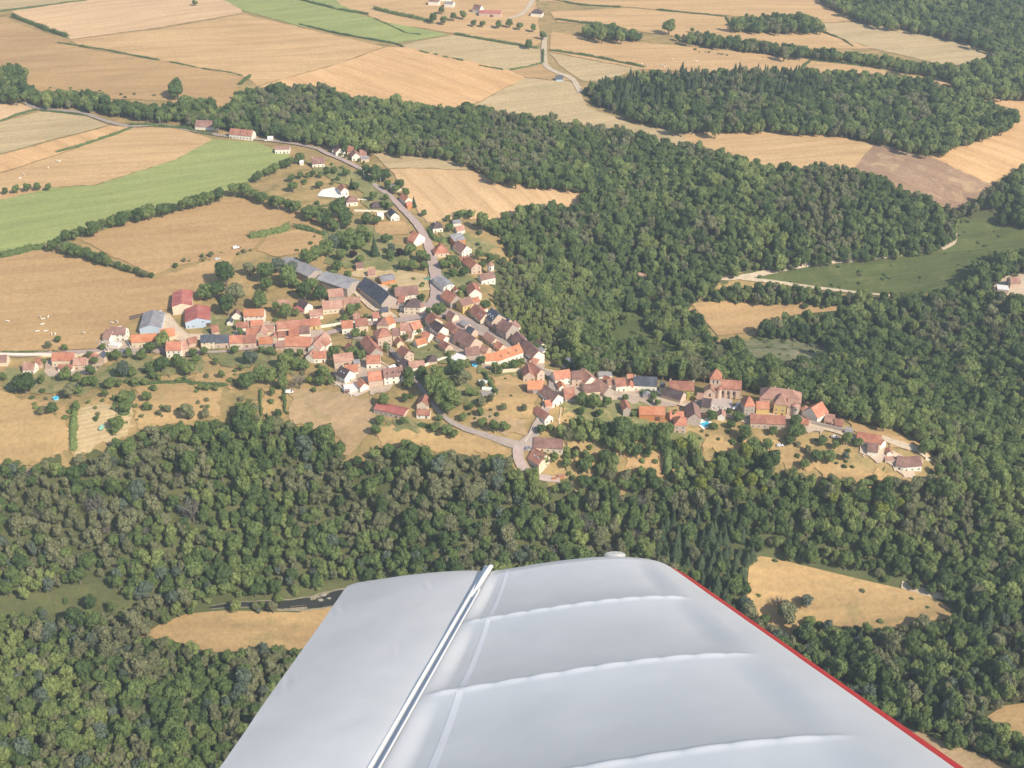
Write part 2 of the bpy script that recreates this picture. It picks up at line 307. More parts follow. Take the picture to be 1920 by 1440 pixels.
FIELDS = [
 ('dull', "-400,25 0,19 165,0 165,-40 -400,-40", 'dull grazed field in the top left corner'),
 ('wheat2', "20,22 165,0 200,-40 420,-40 455,25 300,52 133,74", 'pale golden stubble field with a dark hedge on its left'),
 ('ptan', "133,76 300,55 457,27 560,52 720,88 640,118 480,162 465,146 330,119 150,88", 'broad peach stubble field between two hedges'),
 ('tan', "-400,60 10,33 40,47 128,78 150,90 330,120 465,147 440,168 435,200 430,235 380,230 320,190 200,185 130,190 0,150 -400,150", 'brown pasture above the left hedgerow wood'),
 ('wheat', "482,163 640,119 722,89 835,91 958,133 985,147 870,205 830,208 740,196 640,188 590,170", 'bright orange wheat stubble above the main wood'),
 ('green', "360,-30 600,-30 680,30 842,66 742,82 560,49 460,22", 'long green crop strip at the top'),
 ('ptan', "600,-30 1000,-30 1015,80 985,92 850,63 720,42 640,10", 'peach stubble strip beside the green crop'),
 ('dull', "745,86 850,66 1015,93 1018,118 955,132", 'olive striped field left of the chalk lane'),
 ('tan', "958,133 1020,119 1050,138 1075,150 1070,153 985,146", 'small brown triangle of pasture by the lane'),
 ('dull', "985,147 1070,154 1088,175 1100,200 1190,235 1285,248 1295,272 1240,275 1130,250 1040,228 960,220 870,208", 'dull stubble field above the main wood'),
 ('ptan', "1035,60 1140,74 1290,88 1520,112 1500,137 1330,138 1200,130 1030,97", 'pale stubble field with a green stain and white cattle'),
 ('dull', "1030,100 1200,130 1130,153 1090,152 1052,125", 'olive wedge field right of the chalk lane'),
 ('ptan', "1010,-40 1560,-40 1615,38 1540,44 1370,30 1180,14 1010,2", 'wide peach field at the top edge'),
 ('ptan', "1030,22 1180,16 1360,32 1378,58 1540,62 1640,92 1500,92 1280,70 1090,45 1045,42", 'peach field around the lone round tree'),
 ('dull', "1545,44 1620,42 1750,66 1862,98 1850,114 1780,125 1640,92 1550,64", 'greyish green field below the top right wood'),
 ('ptan', "1508,113 1805,144 1795,160 1720,158 1500,140", 'narrow stubble strip above the conifer wood'),
 ('wheat', "1815,185 2300,182 2300,300 1920,318 1850,345 1740,292 1850,258 1908,228 1900,205", 'golden field at the right edge'),
 ('ptan', "1283,250 1440,248 1560,255 1640,272 1600,318 1450,318 1390,306 1285,274", 'pink stubble between the two woods'),
 ('brown', "1640,272 1740,293 1855,345 1855,352 1800,395 1730,372 1598,318", 'purple brown scorched field with yellow patches'),
 ('dull', "690,282 800,285 880,315 885,320 800,316 730,316", 'dull top of the golden field behind the village'),
 ('rows', "730,317 800,317 885,321 925,335 1000,345 1096,357 1092,390 985,392 950,412 850,412 800,418 780,390", 'golden stubble field with fine dark rows behind the village'),
 ('wheat2', "-400,175 -20,178 72,205 40,217 0,228 -400,240", 'small wheat triangle at the left edge'),
 ('dull', "-400,245 0,230 76,210 150,215 205,236 100,262 0,290 -400,330", 'dull olive pasture below the left lane'),
 ('wheat', "-400,332 0,292 205,237 245,238 110,290 0,325 -400,370", 'bright wheat strip curving at the left edge'),
 ('ptan', "-400,372 0,327 110,291 252,240 330,240 400,262 330,300 180,347 100,352 0,380 -400,410", 'peach pasture with a few white cattle'),
 ('green', "-400,440 0,376 100,353 180,348 330,300 400,262 480,267 545,292 520,315 440,355 330,385 200,430 100,455 0,484 -400,560", 'large bright green crop field'),
 ('tan', "150,450 250,412 440,372 520,385 600,408 620,440 560,428 500,440 470,470 330,500 290,516 240,495", 'brown pasture enclosed by the tree row'),
 ('tan', "-400,560 0,486 100,465 200,503 290,524 370,497 450,465 430,500 385,560 340,572 250,602 190,635 182,655 0,662 -400,664", 'broad brown pasture with a scattered white herd'),
 ('tan', "480,470 505,440 560,432 615,444 600,470 520,482", 'rough tan paddock above the long barns'),
 ('dull', "640,515 700,500 800,515 808,545 780,548 720,530", 'dry paddock beside the village street'),
 ('tan', "702,418 760,415 765,440 706,442", 'small tan paddock left of the street'),
 ('red', "540,728 640,735 700,755 705,790 680,832 650,862 630,812 545,792", 'reddish bare paddock below the village'),
 ('gold', "490,728 532,730 530,790 492,782", 'small bright straw enclosure'),
 ('gold', "-400,745 0,735 125,765 137,848 60,866 0,872 -400,880", 'orange dry pasture at the left edge'),
 ('dull', "137,762 250,760 245,820 200,832 142,852", 'worn paddock with a small white van'),
 ('gold', "255,730 410,730 415,780 340,795 285,800 255,815", 'dry orchard grass above the slope wood'),
 ('gold', "705,800 780,798 870,812 930,828 955,850 900,855 780,840 715,838", 'mown dry meadow inside the road bend'),
 ('gold', "930,702 985,712 1012,745 990,785 940,790 900,770 922,742", 'walled straw coloured enclosure'),
 ('red', "900,770 988,788 985,822 925,805 885,790", 'reddish bank above the road fork'),
 ('gold', "1052,762 1092,765 1085,808 1048,810", 'narrow straw garden plot'),
 ('gold', "1320,812 1400,830 1395,850 1322,848", 'dry lawn below the stone houses'),
 ('gold', "1440,830 1500,835 1560,868 1700,900 1640,905 1480,880 1450,860", 'dry slope below the manor'),
 ('tan', "1570,780 1620,800 1740,835 1700,846 1600,808", 'dusty yard beside the last houses'),
 ('tan', "1150,840 1245,850 1248,905 1180,880", 'worn orchard clearing'),
 ('gold', "1160,790 1190,790 1240,830 1200,845 1150,820", 'dry garden slope'),
 ('gold', "362,702 445,702 445,728 365,725", 'bright dry garden strip'),
]
for k, (m_, s_, lb) in enumerate(FIELDS):
    drape("field", P(s_), M[m_], .40+.004*k, lb, rough=1.8 if k > 30 else .7)
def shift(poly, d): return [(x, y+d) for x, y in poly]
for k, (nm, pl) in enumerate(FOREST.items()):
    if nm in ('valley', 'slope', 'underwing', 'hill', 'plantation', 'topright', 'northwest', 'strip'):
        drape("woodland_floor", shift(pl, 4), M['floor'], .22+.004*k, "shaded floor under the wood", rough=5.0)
drape("meadow", CLEAR['river_meadow'], M['river_grass'], .33+.27, 'green river meadow at the left edge')
drape("field", CLEAR['river_field'], M['gold'], .33+.28, 'dry straw field inside the river bend')
drape("field", CLEAR['valley_field'], M['tan'], .33+.29, 'brown field enclosed by valley woods')
drape("clearing", CLEAR['scrub1'], M['scrub'], .33+.285, 'rough clearing with cut rows')
drape("clearing", CLEAR['scrub2'], M['meadow'], .33+.275, 'scrubby clearing in the gorge')
drape("meadow", CLEAR['track_meadow'], M['meadow'], .33+.265, 'dark green hillside meadow below the forest track')
drape("field", shift(CLEAR['right_field'], 6), M['gold'], .33+.27, 'dry grass field beside the wing')
drape("field", CLEAR['bottom_field'], M['red'], .33+.27, 'pinkish field beyond the wing at the bottom right')
drape("field", CLEAR['edge_field'], M['gold'], .33+.262, 'dry patch at the lower right edge')
drape("quarry_floor", CLEAR['quarry'], M['gravel'], .33+.264, 'pale rubble yard at the right edge')
# water
mw, nw, bw = newmat("dark river water"); bw.inputs['Base Color'].default_value = (.035, .036, .024, 1); bw.inputs['Roughness'].default_value = .16
bmp = nw.nodes.new("ShaderNodeBump"); bmp.inputs['Strength'].default_value = .25; nw.links.new(noise(nw, wpos(nw), .8, 3), bmp.inputs['Height']); nw.links.new(bmp.outputs[0], bw.inputs['Normal'])
M['water'] = mw
ribbon("river_bank", P("760,1118 690,1118 630,1124 580,1133 530,1137 480,1135 430,1137 395,1141"), [9, 9, 10, 9, 7, 4.5, 3.4, 2], simple('muddy bank', (.30, .26, .17), .95, var=.3, scale=.4), .80, 'pale stony bank of the river')
ribbon("river", P("760,1118 690,1118 630,1124 580,1133 530,1137 480,1135 430,1137 395,1141"), [7.5, 7.5, 8, 7.4, 5.4, 3.4, 2.6, 1.2], mw, .85, 'narrow dark river in the valley bottom')
# garden patches
for k, (s_, lb) in enumerate((("655,662 672,640 690,634 722,642 700,655 668,668", 'green garden plot below the road junction'), ("762,640 800,650 860,655 880,672 830,680 780,672 760,655", 'mixed garden lawns in the village middle'), ("815,600 835,612 850,640 880,662 860,668 820,650 795,640 790,615", 'green courtyards south of the square'),
    ("880,670 930,690 990,700 985,712 930,702 890,700", 'shaded garden under the long dormer house'), ("610,600 700,596 720,606 650,616 615,612", 'garden above the main road wall'), ("820,485 880,495 890,560 850,560 830,540", 'green gardens by the tower'), ("385,655 480,660 520,668 600,670 560,700 470,690 400,680", 'gardens below the slate row'),
    ("0,690 100,700 190,690 250,665 300,675 380,670 370,700 250,715 130,745 0,730", 'gardens below the western houses'), ("1050,740 1180,750 1250,765 1200,800 1100,800 1060,770", 'gardens below the ridge street'), ("1170,790 1280,800 1320,820 1310,850 1250,840 1180,810", 'green gardens below the orange long house'), ("770,700 800,690 850,690 900,730 890,770 830,760", 'garden under the big trees'),
    ("560,300 700,330 740,380 700,400 660,350 600,330", 'greener grass at the northern villas'), ("600,430 700,425 790,490 740,510 620,500", 'park lawn by the street'), ("820,430 880,440 935,465 900,480 830,470", 'green lawn right of the street'), ("385,600 440,590 450,640 400,650 385,630", 'grass by the farm yard'), ("690,790 770,790 860,800 830,810 700,800", 'green verge below the red barn'))):
    drape("lawn", P(s_), M['garden'], .62+.004*k, lb, rough=3.0)
# dusty courtyards between the houses
M['court'] = field_mat("dusty courtyard", (.55, .43, .32), (.44, .34, .25), (.30, .27, .16), ang=10, big=.05, patch=.58)
for k, (s_, lb) in enumerate((("440,608 520,606 600,622 622,640 615,668 540,662 500,650 455,650 440,630", 'dusty courtyards inside the red roofed cluster'), ("640,680 700,670 735,690 760,716 720,735 680,740 640,725 625,700", 'dusty courts of the lower cluster'),
    ("745,560 800,570 800,592 760,598 735,580", 'yard around the dark hipped house'), ("795,600 830,610 890,650 930,660 925,690 880,680 830,645 800,630", 'courts south of the square'), ("925,615 1000,660 1030,690 1000,695 950,650", 'strip behind the terraced houses'),
    ("1035,700 1120,700 1180,725 1240,735 1300,760 1240,765 1150,750 1060,745 1035,730", 'dusty ground between the ridge houses'), ("1385,760 1500,765 1560,800 1540,812 1420,800 1390,790", 'manor forecourt'), ("180,640 250,640 340,655 400,655 370,668 250,665 185,668", 'yards along the western road'),
    ("85,675 170,672 200,680 165,705 95,705", 'yard of the left red roofed house'), ("1600,820 1660,845 1735,870 1700,895 1660,875 1610,850", 'yard of the last ridge houses'))):
    drape("yard", P(s_), M['court'], .72+.004*k, lb, rough=2.5)
# roads
ribbon("road", P("598,281 615,290 640,300 672,316 690,330 705,350 730,368 757,396 780,420 796,445 806,470 813,500 820,530 820,560 812,580"), [4, 5, 5, 4.5, 4.5, 4.5, 5, 5.5, 6, 6.5, 7, 8, 10, 11, 12], M['road'], 1.020, 'village street coming down from the top houses')
drape("road", P("795,583 830,577 862,590 895,606 925,624 905,632 875,625 848,612 835,597 800,600"), M['road'], 0.920, 'dusty pinkish village square')
ribbon("road", P("880,603 912,622 945,646 985,676 1012,695 1040,704 1080,716"), [7, 7, 6, 6, 6, 5, 4], M['road2'], 1.060, 'grey street running down past the terraced houses')
ribbon("road", P("1020,698 1036,712 1032,740 1022,770 1008,800 995,826 978,840"), [5, 5, 5, 5, 6, 6, 6], M['road2'], 1.080, 'steep lane between the lower houses')
ribbon("road", P("1000,838 975,838 940,828 900,815 865,803 835,785 812,760 790,730 770,705 750,680 730,655 700,640 650,632"), [4.6, 4.6, 3.6, 2.9, 2.7, 2.6, 2.6, 2.6, 2.6, 2.8, 3.5, 4.5, 5], M['road2'], 1.000, 'lane bending around below the village')
ribbon("road", P("972,838 972,860 982,880 1005,895 1050,903"), [6, 6, 5, 3, 2], M['road'], 1.100, 'short road past the last house of the fork')
ribbon("road", P("-300,668 0,666 100,664 200,660 300,660 400,662 470,655 540,642 600,630 650,618 710,606 765,600 815,588"), [5, 5, 5, 5, 4, 3, 3, 4, 5, 5, 6, 7, 9], M['road'], 0.980, 'main road through the village from the left')
drape("yard", P("650,532 672,530 722,536 735,545 700,552 720,575 745,596 725,600 690,578 664,552"), M['gravel'], 0.840, 'pale gravel farm yard between the long barns')
drape("yard", P("296,588 318,590 335,612 352,628 395,628 372,640 330,640 305,625"), M['gravel'], 0.850, 'pale farm yard in front of the red barns')
drape("cemetery_ground", P("1302,752 1330,742 1372,750 1375,768 1335,770 1310,765"), simple("grave gravel", (.55, .46, .40), .9, var=.2, scale=.8), .55, 'pale gravel churchyard')
ribbon("road", P("1072,708 1120,722 1180,740 1240,752 1300,765 1330,770 1400,790 1480,790 1560,808 1600,822 1660,845 1700,868"), [4]*12, M['trackm'], 0.820, 'narrow street along the ridge to the church')
ribbon("road", P("-300,190 0,184 70,204 150,212 205,230 245,238 300,236 350,244 420,256 500,264 560,272 600,281"), [5]*12, M['road2'], 0.870, 'country road along the left hedgerow')
ribbon("track", P("1010,-20 985,22 955,36"), [6, 6, 5], M['trackm'], 0.850, 'pale farm lane at the top edge')
ribbon("track", P("1022,68 1020,95 1023,122 1040,135 1070,147 1082,162 1088,175"), [5, 6, 6, 6, 6, 6, 5], M['trackm'], 0.851, 'winding chalk lane between the top fields')
ribbon("track", P("1335,520 1380,522 1440,512 1500,500 1600,489 1690,480"), [6, 4, 4, 4, 3, 2.5], M['trackm'], 0.860, 'chalk track along the foot of the hill wood')
ribbon("track", P("1765,468 1785,456 1792,438"), [4, 5, 4], M['trackm'], 0.857, 'curved end of the forest track')
ribbon("track", P("1390,523 1450,530 1520,540 1600,549 1680,556"), [3, 3, 3, 2.5, 2], M['trackm'], 0.862, 'faint lower track in the meadow')
ribbon("track", P("1690,1098 1735,1112 1800,1128"), [4, 4, 4], M['trackm'], 0.858, 'pale track beyond the dry field')
ribbon("track", P("1740,860 1720,845 1690,835 1650,822"), [4, 5, 6, 6], M['trackm'], 0.859, 'dusty path at the end of the ridge')
# ================================================================ TREES
def leaf_mat(name, dark, light, trans=0.0):
    m, n, b = newmat(name); b.inputs['Roughness'].default_value = .75; b.inputs['Specular IOR Level'].default_value = .15
    oi = n.nodes.new("ShaderNodeObjectInfo"); p = wpos(n)
    a = noise(n, p, .012, 4, .6); g = noise(n, p, .55, 3, .7)
    md = n.nodes.new("ShaderNodeMath"); md.operation = 'MULTIPLY_ADD'; md.inputs[1].default_value = .62
    n.links.new(oi.outputs['Random'], md.inputs[0])
    m2 = n.nodes.new("ShaderNodeMath"); m2.operation = 'MULTIPLY'; m2.inputs[1].default_value = .75; n.links.new(a, m2.inputs[0])
    n.links.new(m2.outputs[0], md.inputs[2])
    c = ramp(n, md.outputs[0], [(.15, dark), (.85, light)])
    c = mix(n, .5, c, ramp(n, g, [(.3, (.25, .25, .25)), (.7, (.75, .75, .75))]), 'OVERLAY')
    n.links.new(c, b.inputs['Base Color'])
    tr = n.nodes.new("ShaderNodeBsdfTranslucent"); n.links.new(mix(n, .35, c, (.30, .38, .08)), tr.inputs[0]); ms = n.nodes.new("ShaderNodeMixShader"); ms.inputs[0].default_value = .36
    n.links.new(b.outputs[0], ms.inputs[1]); n.links.new(tr.outputs[0], ms.inputs[2]); n.links.new(ms.outputs[0], n.nodes['Material Output'].inputs['Surface'])
    return m
LEAF = {
 'd': leaf_mat("dark broadleaf", (0.069, 0.118, 0.047), (0.154, 0.218, 0.077)),
 'm': leaf_mat("mid broadleaf", (0.108, 0.163, 0.055), (0.228, 0.290, 0.099)),
 'l': leaf_mat("light broadleaf", (0.179, 0.228, 0.076), (0.324, 0.380, 0.131)),
 'o': leaf_mat("olive dry leaves", (0.166, 0.179, 0.085), (0.297, 0.297, 0.159)),
 'c': leaf_mat("spruce needles", (.050, .082, .042), (.098, .135, .066)),
 'g': leaf_mat("blue grey leaves", (0.114, 0.150, 0.102), (0.198, 0.240, 0.174)),
 'y': leaf_mat("yellow green leaves", (.200, .240, .040), (.30, .33, .07)),
 'p': leaf_mat("purple leaves", (.028, .018, .026), (.050, .030, .042)),
 'b': leaf_mat("pale bare twigs", (.20, .18, .14), (.32, .29, .24)),
}
M['bark'] = simple("grey bark", (.20, .165, .125), .9, var=.3, scale=3)
ICO = None
def ico(sub=1):
    bm = bmesh.new(); bmesh.ops.create_icosphere(bm, subdivisions=sub, radius=1); v = np.array([q.co[:] for q in bm.verts]); f = [tuple(x.index for x in q.verts) for q in bm.faces]; bm.free(); return v, f
ICV, ICF = ico(2)
def quads(pos, nrm, size, rg):
    n = len(pos); t = np.cross(nrm, rg.normal(0, 1, (n, 3))); t /= np.linalg.norm(t, axis=1)[:, None]+1e-9; b = np.cross(nrm, t)
    a = size*rg.uniform(.6, 1.15, n); c = size*rg.uniform(.45, .9, n)
    v = np.stack([pos-t*a[:, None], pos-b*c[:, None]+nrm*(size*.15)[:, None], pos+t*a[:, None], pos+b*c[:, None]-nrm*(size*.12)[:, None]], 1).reshape(-1, 3)
    f = np.arange(n*4).reshape(-1, 4); return v, f
def crown_broad(seed, hr=1.0, dens=1.0, lobes=15, core=.80, leaf=.105):
    """unit crown: radius about 1, centred on z=0"""
    rg = np.random.default_rng(seed); C = []; Rr = []
    for k in range(lobes):
        th = k*2.399+rg.uniform(-.4, .4); zz = rg.uniform(-.62, .72); rr = math.sqrt(max(0, 1-zz*zz))*rg.uniform(.30, .66)
        C.append((rr*math.cos(th), rr*math.sin(th), zz*.62*hr)); Rr.append(rg.uniform(.27, .46)*(1-.25*max(0, zz)))
    C.append((0, 0, 0)); Rr.append(.55); C = np.array(C); Rr = np.array(Rr)
    V = []; F = []; nb = 0
    for c, r in zip(C, Rr):
        d = ICV*(1+rg.normal(0, .09, (len(ICV), 1)))*r*core*np.array([1, 1, .92]); V.append(d+c); F += [tuple(i+nb for i in f) for f in ICF]; nb += len(ICV)
    for c, r in zip(C, Rr):
        n = int(150*dens*(r/.4)**2); q = rg.normal(0, 1, (n, 3)); q[:, 2] += .25; q /= np.linalg.norm(q, axis=1)[:, None]
        pos = c+q*(r*rg.uniform(.80, 1.12, n))[:, None]
        dd = np.linalg.norm(pos[:, None]-C[None], axis=2)/Rr[None]; keep = (dd < .72).sum(1) == 0; pos = pos[keep]; q = q[keep]
        nn = q+rg.normal(0, .45, q.shape); nn /= np.linalg.norm(nn, axis=1)[:, None]
        v, f = quads(pos, nn, np.full(len(pos), leaf)*rg.uniform(.6, 1.25, len(pos)), rg); V.append(v); F += [tuple(x) for x in (f+nb)]; nb += len(v)
    return np.concatenate(V), F
def crown_conifer(seed):
    rg = np.random.default_rng(seed); V = []; F = []; nb = 0
    for k in range(9):                       # tiers of drooping boughs
        z0 = -1.3+k*.33; r0 = .92*(1-k/9.6)
        n = 14; ang = np.arange(n)*2*math.pi/n+rg.uniform(0, 6); rj = r0*rg.uniform(.75, 1.1, n)
        ring = np.stack([rj*np.cos(ang), rj*np.sin(ang), z0+rg.uniform(-.06, .04, n)], 1)
        V.append(np.vstack([ring, [[0, 0, z0+.55]]])); F += [(nb+i, nb+(i+1) % n, nb+n) for i in range(n)]; nb += n+1
        m_ = int(60*r0)+8; a = rg.uniform(0, 6.28, m_); rr = r0*rg.uniform(.45, 1.1, m_); pos = np.stack([rr*np.cos(a), rr*np.sin(a), z0+(r0-rr)*.55+rg.uniform(-.03, .08, m_)], 1)
        nn = np.stack([np.cos(a), np.sin(a), np.full(m_, .8)], 1)+rg.normal(0, .4, (m_, 3)); nn /= np.linalg.norm(nn, axis=1)[:, None]
        v, f = quads(pos, nn, rg.uniform(.06, .13, m_), rg); V.append(v); F += [tuple(x) for x in (f+nb)]; nb += len(v)
    return np.concatenate(V), F
def crown_bare(seed):
    rg = np.random.default_rng(seed); mb = MB()
    for k in range(16):
        a = k*2.4; e = rg.uniform(.2, 1.3); d = np.array([math.cos(a)*math.cos(e), math.sin(a)*math.cos(e), math.sin(e)]); p0 = np.array([0, 0, -.9+rg.uniform(0, .5)]); p1 = p0+d*.6; p2 = p1+(d+[0, 0, .3])*rg.uniform(.5, .8)
        mb.tube([p0, p1, p2], [.05, .035, .012], 4)
        for q in range(4):
            dd = d+rg.normal(0, .6, 3); mb.tube([p1, p1+dd*.45], [.022, .008], 3)
    v = np.array(mb.v); F = list(mb.f); nb = len(v); n = 260; q = rg.normal(0, 1, (n, 3)); q /= np.linalg.norm(q, axis=1)[:, None]; pos = q*(rg.uniform(.3, 1, n)**.5)[:, None]*[1, 1, .95]
    nn = rg.normal(0, 1, (n, 3)); nn /= np.linalg.norm(nn, axis=1)[:, None]; v2, f2 = quads(pos, nn, rg.uniform(.03, .07, n), rg)
    return np.concatenate([v, v2]), F+[tuple(x) for x in (f2+nb)]
GEO = {'a': crown_broad(1), 'b': crown_broad(2, 1.25), 'c': crown_broad(3, .9, lobes=18), 'd': crown_broad(4, 1.5, lobes=17), 'e': crown_broad(5, 1.05, dens=.8, core=.6), 'f': crown_broad(6, 1.1, lobes=12),
       's': crown_conifer(7), 't': crown_conifer(8), 'x': crown_bare(9)}
def mk(cls, g):
    v, f = GEO[g]; me = mesh("crown", v, f, LEAF[cls]); return me
CROWN = {}
for cls, gs in (('d', 'abcdf'), ('m', 'abcdef'), ('l', 'abf'), ('o', 'bef'), ('c', 'st'), ('g', 'be'), ('y', 'a'), ('p', 'ac'), ('b', 'x')):
    CROWN[cls] = [mk(cls, g) for g in gs]
def trunk_mesh(seed, h):
    rg = np.random.default_rng(seed); mb = MB(); p = [(0, 0, -.3), (rg.normal(0, .03), rg.normal(0, .03), h*.5), (rg.normal(0, .06), rg.normal(0, .06), h)]
    mb.tube(p, [.13, .09, .06], 6)
    for k in range(4):
        a = k*1.6+rg.uniform(0, 1); mb.tube([(0, 0, h*.7), (math.cos(a)*.4, math.sin(a)*.4, h+.3)], [.05, .02], 4)
    return mb.mesh("trunk", [M['bark']])
TRUNK = [trunk_mesh(k, 1.1) for k in range(3)]
# a unit tree: trunk base at z=0, crown centre at z=1.35 (times crown radius)
CZ = {'c': 1.55}
def add_tree(name, cls, x, y, r, label, group, cat='tree', vs=1.0, z=None):
    z = float(terr(x, y)) if z is None else z
    ro = bpy.data.objects.new(name, None); COL.objects.link(ro); ro.empty_display_size = .5
    ro.location = (x, y, z); ro.rotation_euler = (0, 0, random.uniform(0, 6.28)); ro.scale = (r, r, r*vs)
    props(ro, label, cat, group)
    t = link("trunk", random.choice(TRUNK), ro); c = link("crown", random.choice(CROWN[cls]), ro); c.location = (0, 0, CZ.get(cls, 1.25))
    return ro
# ---- forest scatter
ZONES = [  # polygon, weights
 (P("1090,125 1500,125 1560,165 1480,185 1300,170 1220,200 1110,200"), 'c'*5+'ddm'),
 (FOREST['plantation'], 'ddddmmmllo'), (P("1230,950 1400,940 1415,1060 1390,1150 1260,1060 1235,1040"), 'cccccccdm'),
 (P("380,860 470,850 560,900 560,1000 500,1110 400,1130 380,1000 360,900"), 'mmmdddml'),
 (P("-300,860 390,840 380,1010 330,1080 150,1060 -300,1060"), 'ooooommdgb'),
 (P("-300,1060 700,1060 400,1500 -300,1500"), 'mmmmoodlg'),
 (P("900,480 1010,500 1100,640 1150,690 1040,672 980,630 925,560"), 'oolllllmmo'),
 (P("1000,870 1120,890 1230,905 1225,1040 1000,1040"), 'dmmmmlob'),
 (P("560,840 1000,850 1050,1050 640,1090 560,1000"), 'dddmmmoog'),
 (P("1250,820 1440,850 1750,890 1760,1000 1500,980 1250,960"), 'mmlloodmy'),
 (P("1500,740 1750,770 1920,900 1900,1000 1760,900 1600,790"), 'lmmmol'),
 (P("800,270 1100,300 1200,400 1300,540 1280,560 1100,480 980,385 1096,380 1096,352 920,330"), 'ommmdd'),
 (P("1210,570 1290,570 1290,640 1220,640"), 'lllmm'),
 (P("1000,1100 2300,1180 2300,1600 1400,1600"), 'dmmmmoglc'),
]
_sn = smooth(np.random.default_rng(21).normal(0, 1, (110, 140)), 9); _sn /= _sn.std()
def SPN(px, py):
    return _sn[np.clip(((np.asarray(py)+300)/20).astype(int), 0, 109), np.clip(((np.asarray(px)+400)/20).astype(int), 0, 139)]
def zone_class(px, py):
    out = np.array(['?']*len(px))
    for pl, wts in ZONES:
        k = (out == '?') & inpoly(px, py, pl); out[k] = rng.choice(list(wts), k.sum())
    k = out == '?'; out[k] = rng.choice(list('ddddmmmmmmmllo'), k.sum())
    pn = SPN(px, py); sw = rng.random(len(px))
    out = np.where((pn > .9) & (sw < .6) & (out != 'c'), 'l', out); out = np.where((pn < -.9) & (sw < .6) & (out != 'c'), 'o', out); out = np.where((np.abs(pn) < .15) & (sw < .5) & (out != 'c'), 'd', out)
    return out
SP = 4.9
gx2, gy2 = np.meshgrid(np.arange(-1150, 1150, SP), np.arange(300, 2200, SP)); gx2[1::2] += SP/2
X = (gx2+rng.uniform(-.36, .36, gx2.shape)*SP).ravel(); Y = (gy2+rng.uniform(-.36, .36, gy2.shape)*SP).ravel()
Z = terr(X, Y); RAD = rng.uniform(2.5, 4.2, len(X))*np.where(rng.random(len(X)) < .16, 1.45, 1); VS = rng.uniform(.95, 1.6, len(X))
qx, qy, qd = project(X, Y, Z+1.25*RAD*VS)
ok = np.zeros(len(X), bool); fz = np.array(['        ' '       ']*len(X))
for nm, pl in FOREST.items():
    k = inpoly(qx, qy, pl) & ~ok; ok |= k; fz[k] = nm
bxx, byy, _ = project(X, Y, Z)
for nm, pl in CLEAR.items():
    keep_ = (rng.random(len(X)) < .14) if nm == 'scrub2' else ((rng.random(len(X)) < .10) if nm in ('river_meadow',) else False)
    ok &= keep_ | ~(inpoly(qx, qy, pl) | (inpoly(bxx, byy, pl) & inpoly(bxx, byy-4, pl)))
RIV = unproj(*np.array(P("760,1118 690,1118 630,1124 580,1133 530,1137 480,1135 430,1137 395,1141")).T)
for i in range(len(RIV[0])-1):
    ax, ay, bx, by = RIV[0][i], RIV[1][i], RIV[0][i+1], RIV[1][i+1]; L2 = (bx-ax)**2+(by-ay)**2
    t = np.clip(((X-ax)*(bx-ax)+(Y-ay)*(by-ay))/L2, 0, 1); ok &= np.hypot(X-ax-t*(bx-ax), Y-ay-t*(by-ay)) > (6.5 if i < 4 else 3)
# open, scrubby strips of the slope keep fewer trees
thin = inpoly(qx, qy, P("-300,1000 380,990 330,1090 -300,1085")) | inpoly(qx, qy, P("40,900 380,900 330,1010 40,1010"))
ok &= ~(thin & (rng.random(len(X)) < .05))
X, Y, Z, RAD, VS, qx, qy, qd, fz = (a[ok] for a in (X, Y, Z, RAD, VS, qx, qy, qd, fz))
# understory saplings on the near slopes, so that the canopy closes
k_ = np.nonzero((np.isin(fz, ['slope', 'valley', 'underwing', 'grove1', 'grove2'])) & (rng.random(len(X)) < .35))[0]
ux = X[k_]+rng.uniform(-4, 4, len(k_)); uy = Y[k_]+rng.uniform(-4, 4, len(k_)); uz = terr(ux, uy); ur = rng.uniform(1.6, 3.0, len(k_)); uv = rng.uniform(.7, 1.1, len(k_)); u1, u2, u3 = project(ux, uy, uz+ur*.8)
ku = ~inpoly(u1, u2, CLEAR['river_meadow']) & ~inpoly(u1, u2, CLEAR['right_field'])
NBIG = len(X)
X, Y, Z, RAD, VS, qx, qy, qd, fz = (np.concatenate([a, b[ku]]) for a, b in ((X, ux), (Y, uy), (Z, uz-ur*.35), (RAD, ur), (VS, uv), (qx, u1), (qy, u2), (qd, u3), (fz, fz[k_])))
CLS = zone_class(qx, qy)
ridge_ = inpoly(qx, qy, P('895,440 960,470 1000,560 1060,640 1090,690 1030,670 980,630 925,570 905,520')); RAD[ridge_] *= .62; CLS[ridge_ & (rng.random(len(X)) < .5)] = 'l'
small = np.isin(CLS, ['o', 'b', 'g']); RAD[small] *= .96
con = CLS == 'c'; RAD[con] *= 1.0; VS[con] *= rng.uniform(.5, .85, con.sum())
wing_poly = P("660,1090 920,1060 1150,1038 1250,1050 1800,1440 400,1440")
inframe = (qx > 2) & (qx < 1918) & (qy > 2) & (qy < 1436) & ~inpoly(qx, qy, wing_poly)
px_r = RAD*FPX/qd; px_r[NBIG:] *= .2; order = np.argsort(-px_r)
single = np.zeros(len(X), bool); nb_ = 0; nc_ = 0
for i in order:
    if not inframe[i]: continue
    if CLS[i] == 'c':
        if nc_ < 60: single[i] = True; nc_ += 1
    elif nb_ < 290 and qy[i] > 940: single[i] = True; nb_ += 1
